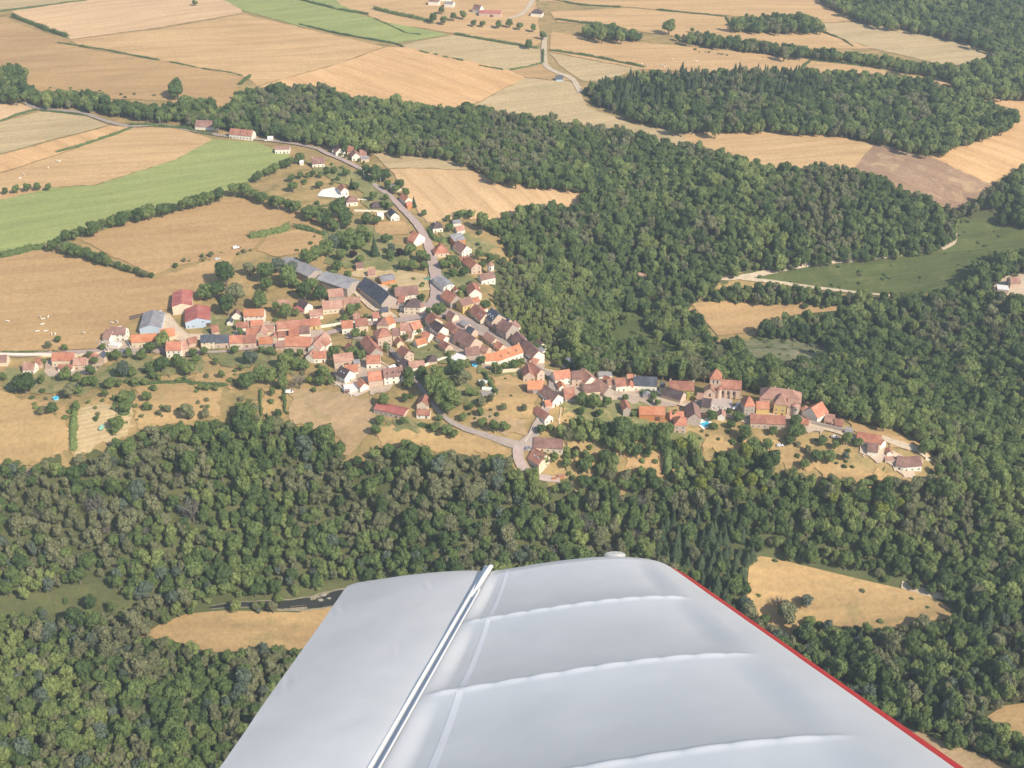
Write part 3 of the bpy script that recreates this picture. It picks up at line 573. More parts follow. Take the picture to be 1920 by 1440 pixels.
def wood_label(px, py, c):
    kind = {'d': 'dark green broadleaf tree', 'm': 'green broadleaf tree', 'l': 'light green broadleaf tree', 'o': 'dry olive tree', 'g': 'blue grey leafy tree', 'b': 'pale leafless tree', 'y': 'yellow green tree', 'c': 'dark pointed spruce'}[c]
    if px < 700 and py > 1150: w = 'in the dense wood filling the lower left corner'
    elif px < 700 and py > 1040: w = 'near the river at the foot of the slope'
    elif px < 700: w = 'on the wooded slope below the left fields'
    elif py > 1150: w = 'in the wood to the right of the wing'
    elif px > 1380: w = 'on the wooded slope behind the dry field right of the wing'
    else: w = 'in the wood just beyond the wing tip'
    return kind+' '+w, kind+'s '+w
for i in np.nonzero(single)[0]:
    lb, gp = wood_label(qx[i], qy[i], CLS[i])
    add_tree("spruce_tree" if CLS[i] == 'c' else "woodland_tree", CLS[i], X[i], Y[i], RAD[i], lb, gp, vs=VS[i], z=Z[i])
# ---- the rest of each wood: one stuff object of instanced trees
protos = bpy.data.collections.new("wood tree kinds"); PIDX = {}
def proto(cls, k):
    v, f = GEO_ORDER[cls][k]; t = TRUNK[k % 3]; tv_ = np.array([q.co[:] for q in t.vertices]); tf_ = [tuple(q.vertices) for q in t.polygons]
    vv = np.vstack([v+[0, 0, CZ.get(cls, 1.25)], tv_]); ff = list(f)+[tuple(i+len(v) for i in q) for q in tf_]
    me = mesh("wood_tree", vv, ff, [LEAF[cls], M['bark']], [0]*len(f)+[1]*len(tf_)); o = bpy.data.objects.new("wood_tree_%03d" % len(protos.objects), me); protos.objects.link(o)
GEO_ORDER = {'d': [GEO[g] for g in 'abcdf'], 'm': [GEO[g] for g in 'abcdef'], 'l': [GEO[g] for g in 'abf'], 'o': [GEO[g] for g in 'bef'], 'c': [GEO[g] for g in 'st'], 'g': [GEO[g] for g in 'be'], 'y': [GEO['a']], 'b': [GEO['x']]}
for cls in 'dmlocgyb':
    PIDX[cls] = (len(protos.objects), len(GEO_ORDER[cls]))
    for k in range(len(GEO_ORDER[cls])): proto(cls, k)
def tree_nodes():
    g = bpy.data.node_groups.new("scatter trees", 'GeometryNodeTree')
    g.interface.new_socket("Geometry", in_out='INPUT', socket_type='NodeSocketGeometry'); g.interface.new_socket("Geometry", in_out='OUTPUT', socket_type='NodeSocketGeometry')
    N = g.nodes; L = g.links; i = N.new('NodeGroupInput'); o = N.new('NodeGroupOutput'); ip = N.new('GeometryNodeInstanceOnPoints'); ci = N.new('GeometryNodeCollectionInfo')
    ci.inputs['Collection'].default_value = protos; ci.inputs['Separate Children'].default_value = True; ci.inputs['Reset Children'].default_value = True
    def at(nm, ty):
        a = N.new('GeometryNodeInputNamedAttribute'); a.data_type = ty; a.inputs[0].default_value = nm; return a.outputs[0]
    L.new(i.outputs[0], ip.inputs['Points']); L.new(ci.outputs[0], ip.inputs['Instance']); ip.inputs['Pick Instance'].default_value = True
    L.new(at("kind", 'INT'), ip.inputs['Instance Index']); L.new(at("scl", 'FLOAT_VECTOR'), ip.inputs['Scale']); L.new(at("rot", 'FLOAT_VECTOR'), ip.inputs['Rotation'])
    L.new(ip.outputs[0], o.inputs[0]); return g
TN = tree_nodes()
def wood(name, sel, label):
    if not sel.any(): return
    x, y, z, r, vs, cl = X[sel], Y[sel], Z[sel], RAD[sel], VS[sel], CLS[sel]; n = len(x)
    me = bpy.data.meshes.new(name); me.vertices.add(n); me.vertices.foreach_set('co', np.stack([x, y, z], 1).ravel())
    idx = np.array([PIDX[c][0]+int(rng.integers(PIDX[c][1])) for c in cl], dtype=np.int32)
    a = me.attributes.new("kind", 'INT', 'POINT'); a.data.foreach_set('value', idx)
    a = me.attributes.new("scl", 'FLOAT_VECTOR', 'POINT'); a.data.foreach_set('vector', np.stack([r*rng.uniform(.82, 1.2, n), r*rng.uniform(.82, 1.2, n), r*vs], 1).ravel().astype(np.float32))
    a = me.attributes.new("rot", 'FLOAT_VECTOR', 'POINT'); a.data.foreach_set('vector', np.stack([rng.normal(0, .09, n), rng.normal(0, .09, n), rng.uniform(0, 6.28, n)], 1).ravel().astype(np.float32))
    o = link(name, me); md = o.modifiers.new("trees", 'NODES'); md.node_group = TN
    props(o, label, 'woodland', kind='stuff'); print(name, n)
NF = ~single
wood("woodland", NF & (fz == 'hill'), 'long dark wood covering the hill behind the village')
wood("woodland", NF & (fz == 'plantation'), 'leaf shaped wood of conifers and broadleaves among stubble fields')
wood("woodland", NF & (fz == 'topright'), 'distant wood in the top right corner')
wood("woodland", NF & np.isin(fz, ['small1', 'strip', 'small2']), 'small field woods near the top')
wood("woodland", NF & (fz == 'northwest'), 'hedgerow wood at the upper left')
wood("woodland", NF & np.isin(fz, ['valley', 'underwing', 'grove1', 'grove2']), 'broad valley forest on the right side')
wood("woodland", NF & (fz == 'slope'), 'steep woodland between village and river')
# ================================================================ WING (metres, built at its real size a few metres from the eye)
CM = Matrix.Translation((0, 0, CAMH)) @ Matrix.Rotation(math.pi/2-PITCH, 4, 'X')
CMn = np.array(CM)
def camw(a):
    a = np.asarray(a, float); return a@CMn[:3, :3].T+CMn[:3, 3]
def cpt(px, py, d): return np.array([(px-960)/FPX*d, -(py-720)/FPX*d, -d])
L0, L1 = cpt(1240, 1051, 5.5), cpt(1690, 1369, 3.30)
H0, H1 = cpt(925, 1063, 5.42), cpt(686, 1490, 3.05)
G0, G1 = cpt(909, 1065, 5.42), cpt(668, 1490, 3.05)
T0, T1 = cpt(656, 1091, 5.35), cpt(369, 1500, 2.95)
nU = np.cross(L0-T0, T1-T0); nU /= np.linalg.norm(nU); nU = nU if nU[1] > 0 else -nU
def lerp(a, b, s): return a+(b-a)*np.asarray(s)[..., None]
paint, n, b = newmat("silver painted fabric"); b.inputs['Base Color'].default_value = (.60, .62, .66, 1); b.inputs['Metallic'].default_value = .15; b.inputs['Roughness'].default_value = .36
p = n.nodes.new("ShaderNodeTexCoord").outputs['Object']
cc = ramp(n, noise(n, p, 2.2, 5, .6), [(.3, (.63, .64, .64)), (.7, (.72, .72, .71))]); n.links.new(cc, b.inputs['Base Color'])
rr = n.nodes.new("ShaderNodeMapRange"); rr.inputs[3].default_value = .30; rr.inputs[4].default_value = .46; n.links.new(noise(n, p, 5, 4), rr.inputs[0]); n.links.new(rr.outputs[0], b.inputs['Roughness'])
bp = n.nodes.new("ShaderNodeBump"); bp.inputs['Strength'].default_value = .10; bp.inputs['Distance'].default_value = .004; n.links.new(noise(n, p, 260, 2), bp.inputs['Height']); n.links.new(bp.outputs[0], b.inputs['Normal'])
M['silver'] = paint
M['red_paint'] = simple("red paint", (.50, .022, .035), .35)
M['strip'] = simple("white rubber seal", (.82, .81, .77), .65); M['groove'] = simple("hinge gap shadow grey", (.74, .73, .70), .7)
RIBS = [.06, .365, .70, 1.035, 1.38, 1.75]
def ribh(s, t):
    """fabric sag between the ribs, ribs as scalloped ridges"""
    s = np.asarray(s); h = np.zeros_like(s+t)
    fade = np.clip((t-.10)/.12, 0, 1)*np.clip((1.0-t)/.06, 0, 1); fade = fade*fade*(3-2*fade)
    r = [-.10]+RIBS
    for a, c in zip(r[:-1], r[1:]):
        k = (s >= a) & (s < c); u = (s-a)/(c-a); depth = .019 if a >= 0 else .002
        h = h-np.where(k, depth*(1-np.abs(2*u-1)**2.2), 0)*fade
    for i, rr_ in enumerate(RIBS):
        am = .0062 if i else .0006
        h = h+am*np.exp(-((s-rr_)/.0072)**2)*(.40+.60*np.abs(np.sin(t*36+i))**.7)*fade
    return h
def noise2(s, t, seed, fx, fy, amp):
    g = np.random.default_rng(seed).normal(0, 1, (40, 40)); a = np.mod(s*fx+50, 39); b_ = np.mod(t*fy+50, 39)
    i, j = a.astype(int), b_.astype(int); u, v = a-i, b_-j; u = u*u*(3-2*u); v = v*v*(3-2*v)
    return amp*(g[i, j]*(1-u)*(1-v)+g[i+1, j]*u*(1-v)+g[i, j+1]*(1-u)*v+g[i+1, j+1]*u*v)
def bulge(t):     # camber of the upper skin between leading edge border and hinge line
    return .052*np.sin(np.pi*np.clip(t, 0, 1)**.72)*(1-.25*t)
def grid_mesh(name, Pg, mats, midx=None):
    a, b_, _ = Pg.shape; v = Pg.reshape(-1, 3); i, j = np.meshgrid(np.arange(a-1), np.arange(b_-1), indexing='ij'); q = (i*b_+j).ravel()
    f = np.stack([q, q+1, q+b_+1, q+b_], 1); return mesh(name, v, f, mats, midx, True)
worigin = camw(lerp(L0, T0, .5))
wing = bpy.data.objects.new("aircraft_wing", None); COL.objects.link(wing); wing.location = Vector(worigin); wing.empty_display_size = .3
props(wing, "silver white fabric aircraft wing with a red leading edge in the foreground", "aircraft wing")
def wpart(name, Pc, mats, midx=None): return link(name, grid_mesh(name, camw(Pc)-worigin, mats, midx), wing)
# main panel: from below the nose over the top to the hinge gap, then the underside
ns, ntt = 620, 190
s = np.linspace(0, 1.9, ns); t = np.linspace(0, 1, ntt)
Sg, Tg = np.meshgrid(s, t, indexing='ij')
Lg, Hg = lerp(L0, L1, Sg), lerp(H0, H1, Sg)
tipdrop = -.018*np.exp(-Sg/.028)
hgt = bulge(Tg)*(1-.0*Sg)+ribh(Sg, Tg)+noise2(Sg, Tg, 3, 7, 6, .0010)+noise2(Sg, Tg, 4, 23, 17, .00022)+tipdrop
top = Lg+(Hg-Lg)*Tg[..., None]+nU*hgt[..., None]
ch = (H0-L0)/np.linalg.norm(H0-L0)
# rounded tip rib and side wall
edge = []
for k in range(6):
    a = k/5*math.pi/2; off = (L1-L0)/np.linalg.norm(L1-L0)
    edge.append(top[0]-off*.02*math.sin(math.pi/2-a)*1.0-nU*(.02*(1-math.sin(a))))
low = top[0]-nU*.17*np.sin(np.pi*np.clip(t, .02, .98))[:, None]**.5-((L1-L0)/np.linalg.norm(L1-L0))*-.03
top_all = np.concatenate([low[None], np.array(edge), top[1:]], 0)
wpart("wing_panel", top_all, M['silver'])
# red nose
na = 14; an = np.linspace(0, 1, na); Sr, Ar = np.meshgrid(s, an, indexing='ij'); Lr = lerp(L0, L1, Sr)
out = np.array([1.0, -.12, 0.]); sw = (.004+.075*np.clip(Sr/.10, 0, 1)**.6)
nose = Lr+out*(sw*np.sin(Ar*math.pi/2*1.0))[..., None]*1.0-nU*(.060*(1-np.cos(Ar*math.pi/2)))[..., None]+nU*tipdrop[:, :na][..., None]
wpart("leading_edge", nose, M['red_paint'])
und = np.stack([nose[:, -1]*(1-q)+lerp(T0, T1, s)*q-nU*(.05+.05*math.sin(math.pi*q)) for q in np.linspace(0, 1, 12)], 1)
wpart("wing_underside", und, M['silver'])
# aileron
t2 = np.linspace(0, 1, 110); Sg, Tg = np.meshgrid(s, t2, indexing='ij'); Gg, Tt = lerp(G0, G1, Sg), lerp(T0, T1, Sg)
r_c = .055
hg = .016*np.sin(np.pi*Tg**.8)+noise2(Sg, Tg, 11, 6, 3, .0018)+noise2(Sg, Tg, 12, 19, 7, .0003)-.012*np.exp(-Sg/.02)
for (s0, t0, amp) in ((.03, .86, .004), (.22, .93, .006), (.62, .94, .005), (.12, .35, .004), (.5, .3, .003)):
    dsx = (Sg-s0)/.035; dtx = (Tg-t0)/.05; hg = hg+amp*np.exp(-dsx**2-dtx**2)*np.sin(Tg*60+Sg*90)*.22
ail = Gg+(Tt-Gg)*Tg[..., None]+nU*hg[..., None]
cut = np.clip((Tg-.93)/.07, 0, 1)**2*np.exp(-Sg/.02)      # rounded outer corner
ail = ail+((L1-L0)/np.linalg.norm(L1-L0))*(cut*.05)[..., None]
elow = ail[0]-nU*.035
ao = link("aileron", grid_mesh("aileron", camw(np.concatenate([elow[None], ail], 0))-worigin, M['silver']), wing)
te = np.stack([ail[:, -1], ail[:, -1]-nU*.012+(T0-L0)/np.linalg.norm(T0-L0)*.004, ail[:, -1]-nU*.02], 1)
link("trailing_edge", grid_mesh("trailing_edge", camw(te)-worigin, M['silver']), ao)
# hinge gap: raised white seal, grey groove, thin lip
def rail(name, ofs, prof, mat, s0, s1, par=wing):
    ss = np.linspace(s0, s1, 260); G_ = lerp(H0, H1, ss); across = (H0-G0)/np.linalg.norm(H0-G0)
    Pg = np.stack([G_+across*(ofs+x)+nU*z for x, z in prof], 1)
    return link(name, grid_mesh(name, camw(Pg)-worigin, mat), par)
rail("hinge_groove", 0, [(-.042, .006), (-.036, .005), (-.022, .001), (-.010, .001), (.001, .004)], M['groove'], -.01, 1.9)
rail("hinge_seal", -.031, [(-.008+.016*q-.0, .006+.005*math.sin(math.pi*q)) for q in np.linspace(0, 1, 9)], M['strip'], .0, 1.9)
rail("panel_lip", -.004, [(-.003, .0), (-.002, .007), (.002, .008), (.006, .005)], M['strip'], .17, 1.9)
# hinge end fairing: tapered tube sticking out at the tip
mb = MB(); ax = [lerp(H0, H1, q)+nU*zz-(H0-G0)/np.linalg.norm(H0-G0)*of for q, zz, of in ((.21, .004, .022), (.14, .008, .018), (.07, .010, .014), (.02, .009, .010), (.006, .007, .009), (-.002, .004, .009))]
mb.tube([tuple(camw(a)-worigin) for a in ax], [.002, .007, .010, .011, .009, .006], 14)
link("hinge_fairing", mb.mesh("hinge_fairing", [M['strip']], True), wing)
# tip lamp under its clear dome
gl, n, b = newmat("clear lamp dome"); b.inputs['Base Color'].default_value = (.75, .78, .76, 1); b.inputs['Roughness'].default_value = .12; b.inputs['Transmission Weight'].default_value = .6
v, f = ico(3); c0 = cpt(1153, 1041, 5.5); v = v*np.array([.050, .018, .03]); v = camw(c0+v)-worigin
link("tip_lamp", mesh("tip_lamp", v, f, gl, None, True), wing)

# finishing tapes on the fabric
tapem = simple("fabric tape", (.76, .76, .76), .40)
def tape(t0, t1, s0, s1, wd):
    ss = np.linspace(s0, s1, 200); tt = np.linspace(t0, t1, 200); q = []
    for o_ in (-wd, wd):
        tq = tt+o_; Lq, Hq = lerp(L0, L1, ss), lerp(H0, H1, ss); hq = bulge(tq)+ribh(ss, tq)+noise2(ss, tq, 3, 7, 6, .0010)+noise2(ss, tq, 4, 23, 17, .00022)-.018*np.exp(-ss/.028)
        q.append(Lq+(Hq-Lq)*tq[:, None]+nU*(hq+.0006)[:, None])
    link("surface_tape", grid_mesh("surface_tape", camw(np.stack(q, 1))-worigin, tapem), wing)
tape(.90, .90, .03, 1.9, .009)
# ================================================================ HEDGES, GARDEN AND HEDGEROW TREES
GT = """43,714,22,d 77,712,8,m 123,701,13,m 144,706,10,m 169,693,11,d 176,676,8,m 162,715,11,m 176,714,11,m 130,733,14,o 148,731,8,m 98,764,12,d 77,770,9,o 144,762,8,m 179,764,4,l 196,737,8,m 230,745,12,m 233,764,12,m 214,745,6,m 213,765,5,m
218,793,15,m 215,808,9,m 275,743,10,m 290,728,6,m 273,762,9,m 282,763,7,d 298,774,6,o 313,766,8,o 351,771,16,o 385,775,10,o 205,716,13,m 222,718,8,m 231,693,15,g 248,697,10,m 221,698,9,m 217,665,11,m 204,666,8,m 242,662,9,m 265,663,12,m
281,651,11,d 306,637,16,l 281,689,13,m 302,682,16,d 333,676,13,m 354,689,14,m 252,715,8,m 271,714,8,l 287,703,9,m 298,708,5,m 346,708,5,m 362,662,9,m 383,657,9,m 367,674,9,m 193,649,8,m 109,636,7,m 121,651,7,m 90,647,8,o 81,678,7,m 15,866,8,m
32,868,7,m 5,705,9,m 169,664,8,m 388,725,8,m 404,728,6,m 375,726,6,m 422,512,22,d 405,540,18,d 440,550,20,o 425,570,19,d 385,547,16,m 467,502,14,o 497,510,18,d 520,495,14,g 540,515,20,m 547,502,14,g 500,532,13,m 487,560,18,m 555,532,9,m
570,545,15,d 600,547,16,d 585,532,12,m 575,482,14,m 592,472,14,m 612,465,15,m 625,455,14,g 652,455,14,m 675,452,14,m 640,477,11,m 662,475,8,p 675,487,9,m 702,465,11,c 735,465,10,g 750,472,9,p 732,478,9,m 770,468,12,m 790,478,12,m 757,495,11,m
775,497,11,m 795,497,10,m 800,485,9,m 632,498,11,m 652,515,8,m 625,513,9,m 740,540,7,m 790,557,11,d 823,577,14,m 807,585,11,m 535,582,15,m 517,575,10,m 555,585,8,m 657,580,11,m 670,575,8,m 645,595,8,m 685,593,6,m 667,625,9,m 682,625,7,m 725,652,9,m
450,622,8,m 440,655,9,m 507,657,9,m 490,654,8,m 542,664,11,m 562,662,8,m 470,669,15,g 462,710,19,d 487,700,18,m 507,705,15,l 530,715,13,m 535,675,16,l 530,690,16,l 555,682,13,m 570,684,12,m 532,700,7,p 560,714,14,b 580,712,7,y 607,699,14,m
600,712,11,m 620,712,9,m 625,659,13,m 660,662,12,m 675,667,11,m 510,735,8,m 522,774,9,d 501,780,4,c 532,745,6,m 405,677,7,m 415,702,8,m 452,688,7,m 762,631,7,m 785,619,6,m 720,749,13,m 760,745,8,m 767,702,13,m 767,717,12,m 792,697,12,m 820,705,19,l
810,722,20,m 835,727,19,m 850,745,18,l 825,745,16,l 840,762,14,m 862,710,14,o 857,690,14,d 712,785,10,m 757,789,8,m 862,685,15,m 872,706,14,o 879,735,8,m 887,737,7,m 704,806,11,m 712,788,9,m 760,836,13,m 608,824,26,m 572,832,22,g 635,851,10,m
837,805,12,m 816,800,10,m 851,813,9,m 824,782,7,m 868,781,8,m 883,762,7,m 901,772,8,m 903,753,9,o 945,762,8,o 922,745,9,o 926,799,12,m 903,793,9,m 945,799,10,m 983,764,8,o 902,675,10,d 927,687,8,m 964,683,11,m 977,679,9,m 947,685,8,m 937,694,8,m
1014,804,10,d 1033,802,8,m 1091,748,14,m 1114,752,16,m 1137,754,12,m 1091,769,10,m 1122,775,8,d 1172,746,7,m 1225,742,8,m 1233,754,8,l 1089,790,11,m 1020,858,12,m 1039,856,10,m 1062,869,11,m 1068,887,5,m 1081,844,8,p 1265,775,9,l 1188,775,7,m
1334,777,12,m 1336,798,8,m 1371,794,9,m 1384,779,12,m 1367,771,7,d 1398,809,16,m 1450,807,9,m 1492,788,14,m 1494,807,18,m 1482,825,10,m 1440,834,12,m 1413,836,16,m 1533,854,14,m 1554,854,14,m 1542,825,10,m 1567,833,9,m 1588,821,12,m 1610,829,9,m
1585,855,9,g 1515,842,8,o 1508,869,12,m 1544,754,16,l 1565,764,11,y 1587,765,18,m 1614,767,18,m 1658,784,19,l 1702,804,12,m 1737,836,17,m 549,349,10,m 547,332,8,m 563,327,7,m 577,327,6,m 586,325,6,d 599,345,8,d 601,327,6,m 613,321,6,m 626,319,7,m
648,322,9,m 634,334,5,m 659,345,7,c 666,348,8,d 705,324,15,d 688,318,12,d 720,326,13,d 726,347,9,m 749,345,10,d 761,359,9,m 776,380,6,c 742,355,8,m 795,399,6,m 699,368,9,m 724,370,7,m 730,384,9,m 720,382,8,m 634,389,18,d 613,399,12,d 647,409,17,d
626,422,12,m 597,395,12,m 688,409,12,m 707,412,9,m 678,434,12,m 657,441,14,m 692,443,12,m 638,447,12,m 722,447,9,m 842,426,9,m 853,412,6,m 842,491,11,m 859,495,9,m 833,493,11,m 854,486,8,m 850,510,9,m 871,508,10,d 898,477,10,m 919,485,10,m
904,495,8,m 881,535,9,g 867,541,8,m 862,549,8,l 910,572,11,d 838,520,7,d 1476,1150,22,o 1512,1126,15,g 1460,1128,12,b 330,163,17,d 328,172,13,d 350,192,18,m 372,200,15,m 10,357,7,m 30,354,8,m 50,350,9,m 70,349,8,m 90,350,7,m 1255,48,14,m 992,82,9,m 1018,65,8,m
812,34,9,m 832,36,9,m 850,30,8,m 868,27,8,m 888,42,7,m 935,44,8,m 955,43,8,m 905,44,6,m 975,48,7,m 828,18,7,m 1000,52,7,m 365,4,6,m 1298,56,5,m 1400,30,5,m 862,403,8,d 880,402,8,d 840,408,7,m 925,425,11,m 1270,70,6,m 505,320,8,m 530,307,8,m"""
TROW = [("96,460 112,446 130,440 160,430 200,418 245,402 290,394 330,388 352,380 378,375 412,362", 11.5, 13), ("440,352 470,358 498,372 530,382 560,390 590,404 612,412", 11.5, 13),
        ("120,462 150,470 178,480 205,490", 11, 12), ("215,494 245,505 275,515 292,517", 9, 7), ("480,330 500,322 520,312 548,300 565,292", 9, 9), ("330,495 360,483 400,474", 18, 5), ("640,290 665,300 690,308", 9, 4), ("2,140 18,135 38,140", 13, 11), ("1290,640 1330,640 1350,628", 12, 9), ("1040,772 1060,700", 90, 3)]
LAND = [(0, 600, 480, 780, 'in the gardens below the western farm houses'), (0, 780, 420, 900, 'in the dry orchard above the slope wood'), (380, 440, 560, 600, 'on the hillock beside the long barns'),
        (560, 430, 830, 560, 'in the park between the long barns and the street'), (420, 560, 700, 640, 'in the gardens of the cream house with the long pink roof'), (400, 640, 640, 760, 'in the gardens below the clustered red roofs'),
        (480, 280, 800, 460, 'around the northern villas'), (800, 380, 960, 560, 'in the gardens beside the round tower'), (700, 640, 930, 830, 'in the gardens around the lower lane'), (870, 640, 1010, 830, 'by the terraced garden and walled enclosure'),
        (500, 700, 720, 870, 'around the reddish paddock'), (1010, 690, 1260, 900, 'in the gardens below the ridge houses'), (1240, 700, 1480, 900, 'around the church and the stone houses'), (1480, 700, 1800, 900, 'beside the manor and the last ridge houses'),
        (1400, 1050, 1600, 1200, 'in the dry field beside the wing'), (780, 0, 1060, 100, 'around the distant farm at the top'), (290, 140, 400, 220, 'standing above the left hedgerow wood'), (0, 330, 110, 370, 'in the clump by the green crop'), (600, 540, 960, 700, 'in the village centre gardens')]
KN = {'d': 'dark green round tree', 'm': 'green leafy tree', 'l': 'bright green leafy tree', 'o': 'dry olive coloured tree', 'g': 'blue grey tree', 'b': 'pale bare branched tree', 'y': 'bright yellow green tree', 'p': 'dark purple leaved tree', 'c': 'dark pointed conifer'}
SPECIAL = {(1255, 48): 'lone round tree in the middle of the far peach field', (330, 163): 'tall dark tree standing alone above the hedgerow wood', (306, 637): 'big bright green tree beside the orange roofed farm house',
           (1494, 807): 'large round dark tree below the manor', (1565, 764): 'vivid yellow green tree beside the manor end house', (43, 714): 'broad dark tree below the small pink roofed house at left',
           (98, 764): 'dark rounded tree beside the small blue pool', (560, 714): 'pale bare fan shaped tree below the clustered red roofs', (704, 806): 'upright tree below the pink roofed long barn',
           (1476, 1150): 'large olive grey tree in the dry field beside the wing', (992, 82): 'round tree left of the chalk lane', (992, 83): '', (522, 774): 'small dark tree in the straw enclosure', (510, 735): 'round green tree at the top of the straw enclosure',
           (1398, 809): 'wide low green tree below the churchyard', (470, 669): 'blue grey cedar like tree below the clustered roofs', (634, 389): 'broad dark tree below the white terraced villa'}
cnt = 0
def place_tree(px, py, rp, c, nm="garden_tree"):
    global cnt
    d = 700.0; x = y = z = 0
    for _ in range(3):
        r = rp/FPX*d; x, y, z = unproj(px, py, CZ.get(c, 1.25)*r); d = float(project(x, y, z)[2])
    sp = SPECIAL.get((px, py))
    if sp: lb, gp = sp, None
    else:
        w = 'in the open fields around the village'
        for (a, b_, c_, d_, t_) in LAND:
            if a <= px <= c_ and b_ <= py <= d_: w = t_; break
        lb = KN[c]+' '+w; gp = KN[c]+'s '+w
    add_tree("conifer" if c == 'c' else nm, c, float(x), float(y), r*1.04, lb, gp, z=float(z), vs=random.uniform(.9, 1.1)); cnt += 1
for t_ in GT.split():
    a, b_, c_, k_ = t_.split(','); place_tree(int(a), int(b_), float(c_), k_)
print('garden trees', cnt)
def walk(pts, step):
    pts = np.array(pts); out = []; acc = 0
    for a, b_ in zip(pts[:-1], pts[1:]):
        L = np.hypot(*(b_-a)); q = -acc
        while q+step <= L or q < 0 and L > 0:
            q += step
            if q > L: break
            out.append(a+(b_-a)*q/L)
        acc = L-q if q <= L else acc
        acc = 0
    return out
RN = ['tree in the long row between the green crop and brown pasture', 'tree in the row above the brown pasture near the villas', 'tree in the thick end of the row at the left pasture', 'small tree in the thinning hedge line of the brown pasture', 'tree in the row beside the green crop corner',
      'scattered bush like tree on the pasture slope', 'small tree by the top houses', 'tree in the clump at the left edge', 'tree beside the gorge clearing', '']
for (ps, step, rp), lbl in zip(TROW[:-1], RN):
    for q in [np.array(P(ps)[0])]+walk(P(ps), step):
        d = 900.0
        rp2 = rp*random.uniform(.8, 1.2)
        for _ in range(3):
            r = rp2/FPX*d; x, y, z = unproj(q[0]+random.uniform(-2, 2), q[1]+random.uniform(-2, 2), 1.25*r); d = float(project(x, y, z)[2])
        add_tree("hedgerow_tree", random.choice('ddmmm' if rp > 7 else 'omd'), float(x), float(y), r, lbl, lbl.replace('tree ', 'trees ', 1), z=float(z))
# hedges -------------------------------------------------------------
HEDGES = """0,22 60,14 165,1;2;1.6;dark thin hedge below the top left field|22,32 60,45 90,58 128,70;4;4;thick ragged hedge left of the golden stubble|107,81 128,84 200,95 300,114;2;1.8;straight hedge under the peach stubble|318,117 345,122 368,127;1.8;1.6;short middle piece of the straight hedge|378,129 420,135 455,142;1.8;1.6;right piece of the straight hedge|448,160 460,150 470,143;3;2.5;short hedge hook at the corner of the main wood|560,46 640,65 740,82 757,89;2;1.8;hedge along the lower side of the green crop strip|785,96 805,101;1.8;1.8;first dash of the broken hedge|813,103 822,104;1.8;1.8;second dash of the broken hedge|830,107 842,109;1.8;1.8;third dash of the broken hedge|845,109 869,115;1.8;1.8;fourth dash of the broken hedge|897,123 945,132;1.8;1.8;last dash of the broken hedge|562,0 600,10 640,20 692,28;3;2.5;hedge at the upper side of the green crop strip|700,18 750,30 790,38 812,42;4;4;bushy hedge left of the distant farm|852,64 900,74 960,84 1010,92;3;2.5;hedge above the olive striped field|955,132 990,126 1017,119;2;2;hedge below the olive striped field|1018,95 1018,119;2.5;2.5;hedge along the chalk lane|1030,95 1110,107 1210,127;2.5;2.5;long dark hedge right of the chalk lane|1040,37 1090,44 1140,50;2.5;2.5;hedge under the distant white house|1035,0 1090,10 1164,14;2;2;thin hedge at the top centre|1230,19 1290,25 1358,32;2;2;thin hedge leading to the small field wood|1360,32 1368,45 1380,55 1450,58 1540,60;2.5;2.5;dark hedge around the small field wood|1543,60 1580,75 1600,88;2;2;hedge beside the greyish green field|1523,113 1560,118 1640,127;2.2;2;hedge in the narrow stubble strip|1640,128 1720,141 1785,151;2.2;2;right half of the hedge in the narrow strip|1500,133 1508,124 1520,114;2.5;2.5;short hedge above the conifer wood|700,35 760,62 790,66;1.5;1.5;faint hedge right of the green crop|0,228 40,215 70,206;2;2;hedge below the wheat triangle|105,287 160,272 220,252 248,240;2.5;2.2;curved hedge below the wheat strip|76,208 120,213 160,218;2;2;hedge beside the left country road|240,234 300,237 350,243 400,254;2.5;2.5;dark hedge above the peach pasture|0,482 30,476 60,468 85,464;4;4;low bushes at the bottom of the green crop|466,447 490,443 520,437 545,428;5;5;thick curved hedge above the long barns|548,426 575,430 600,438 614,442;3.5;3.5;hedge right of the thick curved one|0,662 60,661 115,661;2;1.5;roadside hedge at the left edge|142,762 139,785 137,820 140,848;3.6;3.2;tall thin dark hedge beside the worn paddock|240,733 236,750 231,782;8;2;block of green rows in the middle of the orchard|218,742 214,765;3;1.6;thin green strip left of the green rows|248,722 300,718 360,716;2.5;2;long low garden hedge under the farm gardens|812,448 830,455 858,449;4;3;dark clipped hedge below the dark roofed white house|803,430 812,448;3;2.5;clipped hedge along the street|672,322 690,335 702,346;3.5;3.5;clipped dark hedge beside the top of the street|850,405 870,402 890,404;4;4;dark hedge behind the small grey roofed house|840,665 850,690 868,715;3;3;dark hedge beside the white canopy|908,700 925,730 932,742;2.5;2.5;narrow dark hedge beside the greenhouses|1250,868 1253,840 1250,900;5;6;tall dark hedge at the orchard edge|510,728 534,727 534,775;2;2;thin hedge around the straw enclosure|488,730 490,782;1.5;2;left hedge of the straw enclosure|1200,740 1215,735 1232,745;3;2.5;rounded hedge beside the slate roofed house|1180,802 1215,808 1250,812;6;3;flat green hedge below the orange house|782,795 800,800 805,804;3;2;low hedge in front of the red gabled house|600,388 622,385;2;1.5;small hedge below the terrace villa|355,720 400,722 430,724;3;2;hedge at the bottom of the garden strip"""
